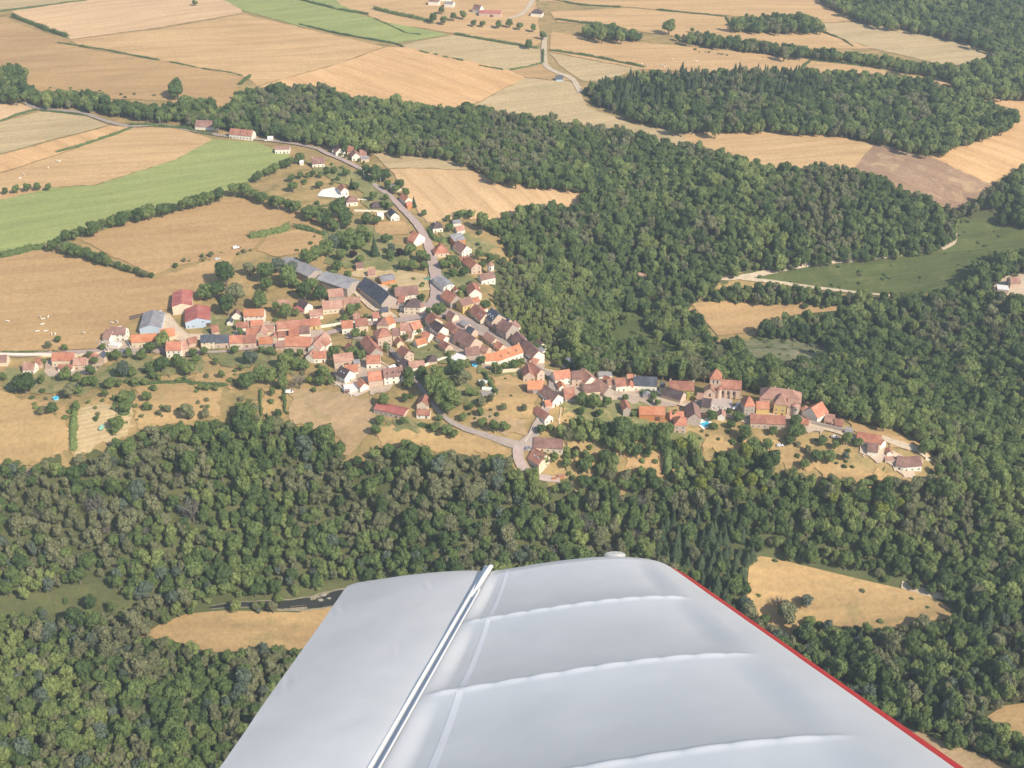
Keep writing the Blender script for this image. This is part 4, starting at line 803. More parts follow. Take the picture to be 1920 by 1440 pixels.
def hedge(pxs, w, h, label):
    pa = np.array(P(pxs)); x, y, _ = unproj(pa[:, 0], pa[:, 1]); Q = []
    for i in range(len(x)-1):
        L = math.hypot(x[i+1]-x[i], y[i+1]-y[i]); k = max(2, int(L/1.6))
        for j in range(k): Q.append((x[i]+(x[i+1]-x[i])*j/k, y[i]+(y[i+1]-y[i])*j/k))
    Q.append((x[-1], y[-1])); Q = np.array(Q); n = len(Q); zz = terr(Q[:, 0], Q[:, 1]); cen = Q.mean(0); bz = float(zz.mean())
    d = np.gradient(Q, axis=0); d /= np.maximum(np.hypot(d[:, 0], d[:, 1]), 1e-6)[:, None]; nn = np.stack([-d[:, 1], d[:, 0]], 1)
    V = []; F = []; k = 7; hh = h*(1+np.convolve(rng.normal(0, .35, n+4), np.ones(5)/5, 'valid')[:n]); ww = w*(1+np.convolve(rng.normal(0, .4, n+4), np.ones(5)/5, 'valid')[:n])
    for i in range(n):
        for j in range(k):
            a = math.pi*j/(k-1); e = .25 if i in (0, n-1) else 1
            V.append((*(Q[i]+nn[i]*math.cos(a)*ww[i]/2*e*(1+rng.normal(0, .08))-cen), zz[i]-bz-.2+math.sin(a)*hh[i]*e*(1+rng.normal(0, .07))))
    for i in range(n-1):
        for j in range(k-1): a = i*k+j; F.append((a, a+k, a+k+1, a+1))
    m_ = n*max(8, int(5*w)); ii_ = rng.integers(0, n, m_); aa = rng.uniform(0, math.pi, m_); rr_ = rng.uniform(.85, 1.18, m_)
    pos = np.stack([Q[ii_, 0]+nn[ii_, 0]*np.cos(aa)*ww[ii_]/2*rr_-cen[0]+rng.normal(0, .5, m_), Q[ii_, 1]+nn[ii_, 1]*np.cos(aa)*ww[ii_]/2*rr_-cen[1]+rng.normal(0, .5, m_), zz[ii_]-bz+np.sin(aa)*hh[ii_]*rr_], 1)
    nr = rng.normal(0, .5, (m_, 3)); nr[:, 2] += .8; nr /= np.linalg.norm(nr, axis=1)[:, None]
    v, f = quads(pos, nr, rng.uniform(.25, .55, m_)*min(1.3, .5+h/4), rng); nb = len(V)
    me = mesh("hedge", np.vstack([np.array(V), v]), F+[tuple(q) for q in (f+nb)], LEAF['d' if h < 2.6 else 'm'])
    props(link("hedge", me, None, (cen[0], cen[1], bz)), label, "hedge")
for hline in HEDGES.split('|'):
    a, w_, h_, lb = hline.strip().split(';'); hedge(a, float(w_), float(h_), lb)
# ================================================================ BUILDINGS
def tile_mat(name, c1, c2, c3, ridged=.35):
    m, n, b = newmat(name); b.inputs['Roughness'].default_value = .85; b.inputs['Specular IOR Level'].default_value = .2
    p = n.nodes.new("ShaderNodeTexCoord").outputs['Object']; oi = n.nodes.new("ShaderNodeObjectInfo")
    v = n.nodes.new("ShaderNodeVectorMath"); v.operation = 'ADD'; n.links.new(p, v.inputs[0]); n.links.new(oi.outputs['Location'], v.inputs[1]); p = v.outputs[0]
    a = noise(n, p, .22, 5, .65, .5); g = noise(n, p, 2.2, 3, .7)
    c = ramp(n, a, [(.32, c2), (.5, c1), (.7, c3)]); c = mix(n, .5, c, ramp(n, g, [(.3, (.28, .28, .28)), (.7, (.72, .72, .72))]), 'OVERLAY')
    hv = n.nodes.new("ShaderNodeHueSaturation"); mr = n.nodes.new("ShaderNodeMapRange"); mr.inputs[3].default_value = .82; mr.inputs[4].default_value = 1.12
    n.links.new(oi.outputs['Random'], mr.inputs[0]); n.links.new(mr.outputs[0], hv.inputs['Value']); n.links.new(c, hv.inputs['Color']); n.links.new(hv.outputs[0], b.inputs['Base Color'])
    w = n.nodes.new("ShaderNodeTexWave"); w.inputs['Scale'].default_value = 1.6; w.bands_direction = 'X'; n.links.new(n.nodes.new("ShaderNodeTexCoord").outputs['Object'], w.inputs[0])
    bp = n.nodes.new("ShaderNodeBump"); bp.inputs['Strength'].default_value = ridged; bp.inputs['Distance'].default_value = .08; n.links.new(w.outputs[0], bp.inputs['Height']); n.links.new(bp.outputs[0], b.inputs['Normal'])
    return m
ROOF = {
 'or': tile_mat("bright orange tiles", (.56, .225, .11), (.46, .18, .095), (.60, .30, .17)),
 're': tile_mat("orange red tiles", (.49, .20, .12), (.36, .15, .10), (.57, .29, .18)),
 'rb': tile_mat("red brown tiles", (.37, .165, .11), (.27, .12, .09), (.47, .25, .17)),
 'mv': tile_mat("mauve brown tiles", (.265, .15, .12), (.19, .11, .09), (.36, .215, .165)),
 'pk': tile_mat("faded pink tiles", (.42, .235, .17), (.33, .17, .125), (.50, .31, .23)),
 'sl': tile_mat("dark slate", (.085, .095, .115), (.065, .07, .085), (.13, .14, .16), .1),
 'gr': tile_mat("grey sheet roofing", (.30, .285, .285), (.22, .21, .215), (.38, .36, .35), .5),
 'rd': tile_mat("red sheet roofing", (.44, .14, .11), (.35, .115, .10), (.52, .24, .19), .5),
 'bk': tile_mat("dark brown tiles", (.12, .085, .08), (.085, .065, .065), (.17, .125, .115)),
 'wt': simple("pale roof sheet", (.78, .74, .70), .7, var=.08),
}
WALL = {
 'wh': simple("white render", (.88, .82, .68), .9, var=.08, scale=.6), 'cr': simple("cream render", (.78, .65, .46), .9, var=.14, scale=.7),
 'st': simple("pinkish rubble stone", (.68, .52, .39), .95, scale=1.6, c2=(.52, .39, .29)), 'gy': simple("grey rubble stone", (.50, .42, .34), .95, scale=1.5, c2=(.37, .31, .26)),
 'ye': simple("yellow render", (.72, .52, .20), .9, var=.15), 'og': simple("orange render", (.62, .26, .10), .9, var=.12),
 'bl': simple("pale blue sheeting", (.52, .62, .72), .6, var=.1), 'gn': simple("green sheeting", (.05, .22, .15), .6, var=.1), 'lm': simple("yellow wall with green creeper", (.60, .50, .12), .9, scale=.9, c2=(.22, .28, .05)),
 'dk': simple("dark timber", (.12, .09, .07), .9),  # one even dark brown timber colour
}
M['glass'] = simple("window glass", (.03, .035, .045), .15); M['door'] = simple("old wood door", (.16, .09, .06), .7); M['chim'] = simple("chimney render", (.66, .52, .40), .9, var=.2)
FRAMEM = simple("white window frame", (.75, .72, .66), .6)
def win_mesh():
    mb = MB(); mb.box(-.5, -.04, 0, .5, .0, 1.3, 0); mb.box(-.42, -.055, .08, .42, -.041, 1.22, 1); mb.box(-.03, -.07, .08, .03, -.056, 1.22, 0); mb.box(-.6, -.12, -.10, .6, .0, -.003, 0)
    return mb.mesh("window", [FRAMEM, M['glass']])
def door_mesh():
    mb = MB(); mb.box(-.5, -.05, 0, .5, 0, 1, 0); return mb.mesh("door", [M['door']])
def chim_mesh():
    mb = MB(); mb.box(-.42, -.32, -1.2, .42, .32, 1.0, 0); mb.box(-.50, -.40, 1.0, .50, .40, 1.14, 0); mb.tube([(-.18, 0, 1.1), (-.18, 0, 1.5)], .11, 6, 1); mb.tube([(.18, 0, 1.1), (.18, 0, 1.45)], .11, 6, 1)
    return mb.mesh("chimney", [M['chim'], ROOF['rb']])
def dormer_mesh(rk):
    mb = MB(); mb.box(-.7, 0, 0, .7, 1.6, 1.2, 0); mb.box(-.45, -.03, .25, .45, -.003, 1.1, 2)
    mb.add([(-.85, -.15, 1.15), (.85, -.15, 1.15), (0, -.15, 1.75), (-.85, 1.8, 1.15), (.85, 1.8, 1.15), (0, 1.8, 1.75)], [(0, 1, 2), (3, 5, 4), (0, 2, 5, 3), (1, 4, 5, 2), (0, 3, 4, 1)], 1)
    return mb.mesh("dormer", [WALL['wh'], ROOF[rk], M['glass']])
WIN, DOOR, CHIM = win_mesh(), door_mesh(), chim_mesh(); DORM = {}
def building(name, cat, label, ax, ay, bx, by, depth, h, typ, rk, wk, pitch=None, opts='', group=None, sink=0.0):
    """ax..by = photo pixels of the front wall's foot; typ L ridge along the front, G gable to the front, H hipped, P pyramid, F flat, S single slope"""
    x, y, z = unproj(np.array([ax, bx]), np.array([ay, by])); A = np.array([x[0], y[0]]); B = np.array([x[1], y[1]]); w = float(np.hypot(*(B-A))); e = (B-A)/w
    perp = np.array([-e[1], e[0]])
    if perp[1] < 0: perp = -perp
    # keep a right-handed frame: x along e, y along perp
    if e[0]*perp[1]-e[1]*perp[0] < 0: e = -e; A, B = B, A
    depth += random.uniform(-.06, .06); h += random.uniform(-.05, .05); w += .011
    cs = [A, B, B+perp*depth, A+perp*depth]; zs = [float(terr(*c)) for c in cs]; z0 = min(zs)-.6; zt = (zs[0]+zs[1])/2-z0+h+sink
    root = bpy.data.objects.new(name, None); COL.objects.link(root); root.location = (A[0]+e[0]*w/2, A[1]+e[1]*w/2, z0); root.rotation_euler = (0, 0, math.atan2(e[1], e[0]))
    props(root, label, cat, group); cc_ = (A+B)/2+perp*depth/2; OCC.append((cc_[0], cc_[1], max(w, depth)*.55+1.5)); q1 = A*.75+B*.25+perp*depth/2; q2 = A*.25+B*.75+perp*depth/2; OCC.extend([(q1[0], q1[1], depth*.6+1.5), (q2[0], q2[1], depth*.6+1.5)])
    X0, X1, D = -w/2, w/2, depth; pitch = R(pitch if pitch is not None else {'gr': 18, 'rd': 17, 'sl': 40}.get(rk, 40)); o = .32; th = .22
    wl = MB()
    if typ in 'L': rh = D/2*math.tan(pitch)
    elif typ == 'G': rh = w/2*math.tan(pitch)
    elif typ in 'H': rh = min(D, w)/2*math.tan(pitch)
    elif typ == 'P': rh = min(D, w)/2*math.tan(pitch)
    elif typ == 'S': rh = D*math.tan(R(14))
    else: rh = 0
    v = [(X0, 0, 0), (X1, 0, 0), (X1, D, 0), (X0, D, 0), (X0, 0, zt), (X1, 0, zt), (X1, D, zt), (X0, D, zt)]
    if typ == 'L':
        v += [(X0, D/2, zt+rh), (X1, D/2, zt+rh)]; f = [(0, 1, 5, 4), (1, 2, 6, 9, 5), (2, 3, 7, 6), (3, 0, 4, 8, 7), (4, 5, 9, 8), (6, 7, 8, 9)]
    elif typ == 'G':
        v += [(0, 0, zt+rh), (0, D, zt+rh)]; f = [(0, 1, 5, 8, 4), (1, 2, 6, 5), (2, 3, 7, 9, 6), (3, 0, 4, 7), (5, 6, 9, 8), (4, 8, 9, 7)]
    elif typ == 'S':
        v[6] = (X1, D, zt+rh); v[7] = (X0, D, zt+rh); f = [(0, 1, 5, 4), (1, 2, 6, 5), (2, 3, 7, 6), (3, 0, 4, 7), (4, 5, 6, 7)]
    else: f = [(0, 1, 5, 4), (1, 2, 6, 5), (2, 3, 7, 6), (3, 0, 4, 7), (4, 5, 6, 7)]
    wl.add(v, f); link("wall", wl.mesh("wall", [WALL[wk]]), root)
    rf = MB(); tp = math.tan(pitch); g = .12
    def slab(q):   # q: 4 or 3 corners of the upper face; thickness straight down
        k = len(q); lo = [(a, b_, c-th) for a, b_, c in q]; rf.add(list(q)+lo, [tuple(range(k)), tuple(range(2*k-1, k-1, -1))]+[(i, (i+1) % k+0, (i+1) % k+k, i+k) for i in range(k)])
    dz = th+.04
    if typ == 'L':
        ze = zt-o*tp+dz; zr = zt+rh+dz
        slab([(X0-g, -o, ze), (X1+g, -o, ze), (X1+g, D/2, zr), (X0-g, D/2, zr)]); slab([(X1+g, D+o, ze), (X0-g, D+o, ze), (X0-g, D/2, zr), (X1+g, D/2, zr)])
    elif typ == 'G':
        ze = zt-o*tp+dz; zr = zt+rh+dz
        slab([(X0-o, D+g, ze), (X0-o, -g, ze), (0, -g, zr), (0, D+g, zr)]); slab([(X1+o, -g, ze), (X1+o, D+g, ze), (0, D+g, zr), (0, -g, zr)])
    elif typ in 'HP':
        ze = zt-o*tp+dz; zr = zt+rh+dz; m_ = min(D, w)/2
        if typ == 'P': a = b_ = None; c0 = (0, D/2, zr); r1 = r2 = c0
        elif w >= D: r1 = (X0+m_, D/2, zr); r2 = (X1-m_, D/2, zr)
        else: r1 = (0, m_, zr); r2 = (0, D-m_, zr)
        c = [(X0-o, -o, ze), (X1+o, -o, ze), (X1+o, D+o, ze), (X0-o, D+o, ze)]
        if w >= D or typ == 'P': vs = c+[r1, r2]; fs = [(0, 1, 5, 4), (1, 2, 5), (2, 3, 4, 5), (3, 0, 4), (3, 2, 1, 0)]
        else: vs = c+[r1, r2]; fs = [(0, 1, 4), (1, 2, 5, 4), (2, 3, 5), (3, 0, 4, 5), (3, 2, 1, 0)]
        rf.add(vs, fs)
    elif typ == 'S':
        slab([(X0-g, -o, zt+dz-.08), (X1+g, -o, zt+dz-.08), (X1+g, D+o, zt+rh+dz+.08), (X0-g, D+o, zt+rh+dz+.08)])
    else: rf.box(X0-.1, -.1, zt+.01, X1+.1, D+.1, zt+.2)
    if typ in 'LG' and rk not in ('gr', 'rd', 'wt'):     # ridge tiles
        zr = zt+rh+dz
        rf.tube([(X0-g, D/2, zr), (X1+g, D/2, zr)] if typ == 'L' else [(0, -g, zr), (0, D+g, zr)], .13, 6)
    roof = link("roof", rf.mesh("roof", [ROOF[rk]]), root)
    gl_ = zt-h-0.0                      # local height of the ground at the front
    def put(me, nm, px_, py_, pz_, rz=0.0, sc=(1, 1, 1), par=root):
        q = link(nm, me, par, (px_, py_, pz_), rz); q.scale = sc; return q
    rng_ = random.Random(label)
    if 'n' not in opts:
        nw_ = max(1, int(w/3.1)); floors = 2 if h > 4.8 else 1; dk = rng_.randrange(nw_)
        for fl in range(floors):
            for k in range(nw_):
                xx = X0+w*(k+.5)/nw_+rng_.uniform(-.2, .2); zz = gl_+.95+fl*2.7
                if fl == 0 and k == dk: put(DOOR, "door", xx, -.004, gl_+.05, 0, (1.05, 1, 2.1) if 'b' not in opts else (3.2, 1, 3.0))
                elif 'b' not in opts or rng_.random() < .3: put(WIN, "window", xx, -.004, zz)
        if D > 5 and 'b' not in opts:
            for fl in range(floors):
                put(WIN, "window", X1+.004, D*rng_.uniform(.35, .65), gl_+.95+fl*2.7, math.pi/2)
    if 'c' in opts:
        zr = zt+rh
        for k, xx in enumerate([X0+.75, X1-.75][:(2 if 'C' in opts else 1)] if typ in 'LH' else [0]):
            if typ == 'L': put(CHIM, "chimney", xx, D/2+.1, zr+.1, par=roof)
            elif typ == 'H': put(CHIM, "chimney", xx*.35, D/2, zr-.1, par=roof)
            else: put(CHIM, "chimney", .1, D-.9, zr+.1, par=roof)
    if 'd' in opts:
        if rk not in DORM: DORM[rk] = dormer_mesh(rk)
        for k in range(3): put(DORM[rk], "dormer", X0+w*(k+.7)/3.4, D*.13, zt+D*.13*tp-.1, par=roof)
    if 'k' in opts:
        sk = MB()
        for k in range(2):
            xx = X0+w*(.32+.3*k); yy = D*.25; zz = zt+yy*tp+dz+.04
            sk.add([(xx, yy-.35, zz-.35*tp), (xx+.8, yy-.35, zz-.35*tp), (xx+.8, yy+.35, zz+.35*tp), (xx, yy+.35, zz+.35*tp)], [(0, 1, 2, 3)])
        link("skylight", sk.mesh("skylight", [M['skyl']]), roof)
    return root
M['skyl'] = simple("skylight pane", (.55, .62, .70), .1)
BL = """-14,686,14,687,7,3,L,mv,cr,n;small mauve roofed cottage cut by the left edge
44,701,66,702,7,3.2,L,pk,wh,c;small pink and mauve roofed white house standing alone at left
99,688,141,687,8,4.6,L,re,cr,C;red roofed house beside the road wall at left
110,698,137,698,4,2.8,L,rb,wh,;low brown roofed annex in front of the red roofed left house
139,695,163,693,7,4,L,pk,st,;pinkish roofed house right of the red roofed left house
165,682,180,682,6,3,G,rb,st,n;small brown gabled hut half hidden by trees at left
184,681,196,682,5,4.5,G,sl,st,n;narrow slate roofed outbuilding by the roadside
206,640,237,640,8,5.2,L,mv,wh,;white house with dark mauve roof next to the herd pasture
193,640,206,644,9,3.2,L,pk,wh,n;pink roofed annex left of the white mauve roofed house
204,653,222,655,5,2.3,F,wt,wh,n;flat white shed at the roadside in front of the mauve roofed house
248,654,298,651,8,4.8,L,or,cr,b;long bright orange roofed farm house at left
302,640,330,637,8,3.4,L,or,cr,n;orange roof behind the big bright tree
263,627,303,625,22,4.2,G,gr,bl,n;grey sheet roofed barn with pale blue front
349,617,396,613,20,5,G,rd,bl,b;big red roofed barn with pale blue front
325,591,362,588,22,6.4,G,rd,cr,n;taller red roofed barn behind the blue fronted one
313,671,342,671,9,5.6,L,re,wh,cC;white farm house with red roof and two chimneys
343,668,356,665,9,5.2,L,pk,st,n;stone end building with faded pink roof
355,652,372,649,6,3,L,rb,st,n;small brown roof behind the stone end building
378,655,404,654,8,5.2,L,sl,cr,c;slate roofed cream house by the farm yard
404.5,654,431,653,8,4.4,L,sl,st,;lower slate roofed house of the row
431.5,654,456,653,8,4.2,L,re,cr,;orange red roofed house next to the slate pair
456.5,653,481,652,8,4,L,rb,st,;red brown roofed house ending the slate row
435,601,454,600,6,3,G,mv,wh,n;tiny brown roofed hut with white gable
458,605,496,605,8,5,L,or,wh,;vivid orange roofed white house above the cluster
444,623,467,622,6,3.4,L,rb,wh,n;low red brown roof below the vivid orange house
467.5,617,485,616,5,2.8,L,mv,st,n;small mauve roof beside the lane bend
463,636,490,634,7,3.2,L,re,wh,;orange red roofed house on the lane bend
471,620,494,619,6,3.6,L,re,st,n;red roof squeezed behind the lane bend house
481,636,500,636,8,3.4,G,pk,st,n;pinkish gabled barn inside the cluster
486,653,512,652,7,3.2,L,or,gy,n;bright orange roofed low house with grey wall
520,624,575,620,8,3,L,rb,cr,b;long red brown roofed barn beside the road
575.5,620,602,616,8,3,L,re,ye,;yellowish walled end of the long roadside barn
522,640,542,639,6,3.2,L,rb,wh,n;brown roofed shed with white wall in the cluster
543,642,562,641,9,5,L,re,cr,n;tall orange red roof in the heart of the cluster
562.5,639,582,638,8,5.4,L,mv,wh,n;mauve roofed house with tall white gable
534,657,583,659,10,3.6,L,re,st,b;broad orange red barn roof in the cluster
599,666,621,643,8,4,L,pk,wh,;long faded pink roof climbing diagonally with white wall
574,679,588,681,8,4,G,pk,wh,n;white gable wall of the low house below the diagonal roof
588.5,681,612,680,7,3.6,L,re,wh,;low red roofed white cottage below the diagonal roof
628,692,664,686,8,4.8,L,pk,st,b;two toned pink and red roofed house below the cluster
630,713,647,722,9,4.6,L,bk,wh,k;white house with dark roof and skylights
648,706,672,703,7,3,L,re,wh,n;small red roof behind the skylight house
688,693,714,690,8,4,L,re,wh,;white house with orange red roof in the lower cluster
676,737,692,730,7,3,G,re,wh,n;small orange gabled garage of the lower cluster
692,729,720,723,9,5,L,re,st,n;large orange red barn roof joined to the dormer house
721,724,757,716,9,5.4,L,mv,wh,dcC;long white house with mauve roof and three dormers
646,740,680,733,7,2.2,F,wt,wh,b;white flat roofed shelter below the lower cluster
701,776,757,788,8,3.6,L,rd,st,;long pinkish red roofed barn standing alone in the paddock
782,771,802,772,9,4.4,G,rb,cr,;red roofed gabled house beside the sloping lane
781,785,806,785,5,2.6,L,rb,wh,;low red roofed front wing of the gabled house
523,502,579,533,13,5,L,gr,gy,n;far long barn with grey and dark blue roof
594,536,652,558,15,6,L,gr,gy,b;middle long barn with weathered grey roof
671,547,716,584,13,5,L,sl,gy,b;dark slate roofed long barn beside the gravel yard
716,593,729,591,5,3,L,sl,st,n;little slate lean to at the end of the dark barn
617,566,645,563,9,3.6,L,pk,gy,n;faded brown roofed open shed by the middle barn
606,590,644,586,9,4,L,pk,cr,c;long cream house with faded pink roof
582,601,606,598,7,3,L,pk,wh,;lower white wing of the cream house
644.5,576,676,574,7,2.6,L,pk,st,n;long pink roofed outbuilding right of the cream house
572,588,587,582,10,4,G,bk,wh,n;dark roofed house with bright white gable
551,586,570,590,6,2.4,L,rd,st,n;low crimson roofed shed in the garden trees
520,578,543,577,6,2.2,L,pk,st,n;faded brown shed roof hidden among garden trees
716,536,742,530,9,3,L,gr,og,n;grey roofed open shed with orange inside wall
742,563,785,558,10,3,L,mv,wh,b;wide low mauve roofed barn near the street
746,575,758,576,8,3.4,L,rb,wh,n;small brown roof wedged beside the hipped house
758,590,787,590,10,5.6,H,bk,cr,c;cream house with dark hipped roof at the square
787.5,588,799,583,8,4,H,mv,wh,n;white annex right of the dark hipped house
642,627,663,625,8,4.6,L,re,wh,;orange roofed white house on the main road
668,624,691,621,8,4.8,L,rb,cr,c;red brown roofed cream house on the main road
707,622,729,621,10,4.4,H,mv,cr,;brown hipped roof house at the road bend
729.5,619,742,613,8,3.8,L,or,wh,n;bright orange roof joined to the brown hipped house
710,655,736,648,10,8,H,rb,st,;tall stone manor with red hipped roof and small windows
737,640,750,638,8,4,L,mv,cr,n;mauve roof beside the tall stone manor
745,653,757,650,6,3,G,rb,cr,n;small gabled cottage below the tall stone manor
751,630,775,628,8,4,L,pk,wh,;faded roofed row house beside the square
775.5,629,793,623,8,4,L,re,wh,;orange roofed row house beside the square
783,654,801,648,6,2.4,L,or,wh,n;orange garden shed on the lawn
759,682,776,675,9,5,G,rb,st,;stone gabled house with red brown roof on the lower lane
748,689,762,697,6,3,L,bk,st,n;dark roofed shed below the stone gabled house
768,698,797,692,6,2.6,L,pk,wh,n;long low pinkish roofed garage
803,685,820,682,7,2.2,H,bk,st,n;dark hipped garden pavilion
676,652,694,674,9,4,L,rb,gy,n;diagonal red brown roofed house opposite the tall manor
843,678,860,683,8,2.2,F,wt,wh,n;white flat canopy in the middle gardens
760,386,773,383,10,4,G,re,wh,;orange roofed villa at the field edge
764,392,774,390,5,2.6,L,re,og,n;small orange annex of the field edge villa
733,415,749,413,10,3.8,G,sl,wh,;white bungalow with slate roof and gable
812,437,831,436,9,3.8,H,bk,wh,c;white bungalow with dark hipped roof
850,425,865,425,7,3,L,gr,wh,n;small white house with grey roof behind trees
857,440,872,438,6,3,L,pk,wh,n;white cottage with pale pink roof near the wood
852,465,873,463,8,6,S,gr,og,;square bright orange house with grey roof
764,458,776,464,12,4,L,re,wh,;red roofed villa left of the street
776,464,793,456,7,3.4,G,re,cr,;crossing gable of the red roofed villa
815,483,842,482,9,3.2,H,re,cr,;low red hipped house right of the street
866,483,885,480,12,5,G,mv,wh,c;brown roofed house with white gable near the tower
864,496,882,495,5,3,L,rb,st,n;low red roofed wing before the brown gabled house
884,514,903,513,14,5,G,re,st,c;stone house with steep pink red roof by the tower
903,533,929,534,7,4.6,L,mv,wh,;white house with mauve roof below the round tower
832,551,852,546,16,5,G,gr,wh,;long grey roofed house with pale gable on the street
826,566,845,579,10,4.4,L,re,gy,;red roofed stone house at the top of the square
880,562,903,562,12,4.6,G,re,wh,;white gabled house with orange roof
884,576,900,572,5,3,L,re,st,n;low red wing below the white gabled house
868,588,888,583,8,6,L,mv,ye,;yellow walled house with brown roof
880,592,890,601,9,4,L,rb,cr,c;first red roofed house of the street terrace
890.5,602,901,611,9,4.2,L,rb,cr,k;second red roofed house of the terrace with a skylight
908,607,922,619,11,6,L,sl,st,dk;slate mansard house with dormers in the terrace
930,629,949,641,11,6.4,L,mv,gy,;large brown roofed house with yellow end wall
962,630,976,624,8,4,L,mv,wh,;white house behind the large brown roofed one
957,644,972,661,9,4,L,mv,gy,;mauve roofed terrace house on the descending street
973,661,986,672,9,4.6,L,mv,gy,c;middle mauve roofed terrace house
986.5,672,998,682,9,4.4,L,mv,wh,;last mauve terrace house with bright white gable
1008,672,1022,669,7,4,L,gr,wh,n;small grey roofed white building above the bend
1003,688,1013,680,6,2.6,L,rb,st,n;tiny brown roofed shed at the street bend
797,607,808,618,9,4,L,rb,cr,c;red brown roofed house left of the square
806,623,822,634,8,4.4,L,bk,wh,c;dark roofed house with white chimney by the square
818,641,830,647,6,3.2,L,re,wh,n;small orange roofed house before the dark roofed one
833,618,853,634,6.5,3,L,rb,gy,n;long red brown roof along the square
872,628,884,634,6,3.2,L,sl,st,n;stone house with small slate roof on the square
849,645,879,661,11.5,4.2,L,mv,st,b;huge brown barn roof south of the square
905,639,922,651,6,3,L,pk,cr,;grey to orange roofed house along the grey street
874,674,900,672,8,3,L,mv,gy,n;broad brown roof beside the purple tree
932,684,981,676,9,4.4,L,or,wh,dcC;long white house with bright orange roof and dormers
909,684,931.5,684,7,3.2,L,or,wh,n;lower orange wing of the long dormer house
981,716,1003,717,10,4,G,rb,st,;stone gabled barn above the walled enclosure
1007,717,1021,714,12,6,G,rb,st,c;tall brown roofed house at the lane corner
989,739,1020,741,8,4,L,or,gy,b;orange roofed barn with grey stone wall by the lane
1036,765,1056,757,16,4.4,G,mv,wh,;long brown roofed house with white gable beside the steep lane
1023,768,1036,766,5,2.6,L,re,st,n;tiny red roofed shed on the steep lane
1059,755,1079,755,10,3.2,L,rb,gy,n;square red brown roofed outbuilding
1041,722,1071,722,8,4.8,L,re,wh,;white house with red roof at the lane corner
1072,724,1090,726,8,5.6,L,mv,st,;pinkish house with brown roof beside the white one
1077,700,1096,703,9,4.6,L,mv,st,;mauve roofed house of the upper ridge row
1096.5,703,1112,708,9,5,L,mv,st,c;second mauve roofed house of the upper ridge row
1059,692,1078,690,8,3,L,gr,wh,n;white garage with grey roof at the ridge start
1111,708,1124,705,7,4,L,mv,st,n;small brown roof ending the upper ridge row
1094,730,1122,729,12,4.4,G,pk,wh,;pale pink roofed house with open courtyard
1097,742,1127,743,8,3,L,mv,cr,n;dark brown roof below the pale pink house
1123,714,1147,716,7,4,L,gr,wh,;grey roofed white houses on the ridge
1132,747,1150,744,15,4,G,pk,gy,n;stone gable barn with brown roof on the ridge
1155,735,1174,736,8,4.6,L,rb,wh,;red brown roofed white house near the slate house
1174.5,734,1186,736,6,3.4,G,re,wh,n;small orange gabled annex near the slate house
1176,722,1187,723,6,4,L,re,wh,n;small bright red roof behind the slate house
1187,732,1231,737,9,4.4,L,sl,wh,c;long white house with dark slate roof
1168,782,1182,782,9,5.2,G,re,gy,n;narrow stone outbuilding with orange roof
1198,786,1246,792,8,4.2,L,or,og,b;long orange roofed house with orange walls
1253,745,1300,749,9,6,L,rb,lm,cC;yellow walled house with creeper and red roof
1240,747,1275,758,8,3.2,L,bk,st,n;dark brown roofed barn before the yellow house
1256,792,1282,794,7,3,L,re,st,n;red roofed shed behind the pink walled house
1263,812,1286,815,9,6,H,re,st,;pink walled house with red hipped roof
1288,797,1313,799,14,5,G,mv,gy,n;grey stone gabled house beside the turquoise pool
1314,769,1331,772,8,3.2,L,bk,gy,n;small dark roof under the churchyard wall
1345,788,1359,790,6,3,G,pk,wh,n;little pale gabled house below the churchyard
1422,766,1498,779,12,8.4,H,pk,st,cC;large manor house with broad faded red roof
1394,780,1414,780,9,7,P,re,gy,;left pavilion of the manor with pointed roof
1417,778,1441,780,7,5,L,re,ye,n;orange roofed gallery of the manor
1449,778,1472,782,11,8.2,P,pk,ye,;yellow stone middle pavilion of the manor
1474,780,1490,782,8,7,L,pk,st,n;narrow right wing of the manor
1406,801,1471,808,8,4,L,rb,st,;long red roofed outbuilding in front of the manor
1531,796,1551,785,11,4.8,L,re,wh,;white gabled house with orange roof east of the manor
1564,803,1579,806,6,2.6,L,rb,st,n;small red roof at the yard wall
1544,797,1562,801,7,2.4,S,pk,st,b;open pinkish shed beside the orange gabled house
1604,833,1649,844,8,3.6,L,re,st,;long orange red roofed barn at the end of the ridge
1649.5,846,1660,839,7,4,G,re,wh,n;small orange roofed white gable beside the long barn
1625,854,1644,858,8,3.4,L,mv,wh,n;mauve roofed shed with white gable on the end slope
1659,868,1677,870,9,2.4,F,pk,st,n;flat pinkish terrace roof near the last house
1678,879,1692,886,9,3.4,L,mv,wh,;mauve roofed left wing of the last ridge house
1693,885,1727,884,9,3.8,L,mv,wh,;last ridge house with mauve roof and white wall
1000,843,1055,855,9,3.4,L,mv,cr,;long brown roofed barn at the road fork
988,861,1010,894,11,4.6,L,rb,cr,k;red roofed house on the road bend with skylight
1021,799,1037,790,12,3.6,G,rb,wh,;red and mauve roofed house beside the steep lane bottom
1035,902,1044,902,4,2.0,F,re,re2,n;small orange red tank on the fork
1046,899,1058,899,4,2.2,F,pk,og,n;small orange box shed at the fork
516,289,543,289,9,4,F,pk,wh,;white modern flat roofed house by the green crop
586,315,609,314,9,3.6,L,mv,wh,c;white house with mauve roof on the northern meadow
630,294,648,293,11,3.8,G,rb,wh,;red brown roofed house at the top of the street
651,290,664,290,8,3.2,L,rb,st,n;small brown roof behind the top street houses
660,302,676,301,10,3.6,G,pk,wh,;pink brown roofed house with white gable at the top
677,304,692,304,6,3,L,gr,cr,n;low grey roofed house beside the golden field
640,368,654,366,10,4,G,rb,wh,;white villa with red roof beside its bright terrace
650,387,671,386,9,3.4,H,mv,wh,;white bungalow with grey mauve hipped roof
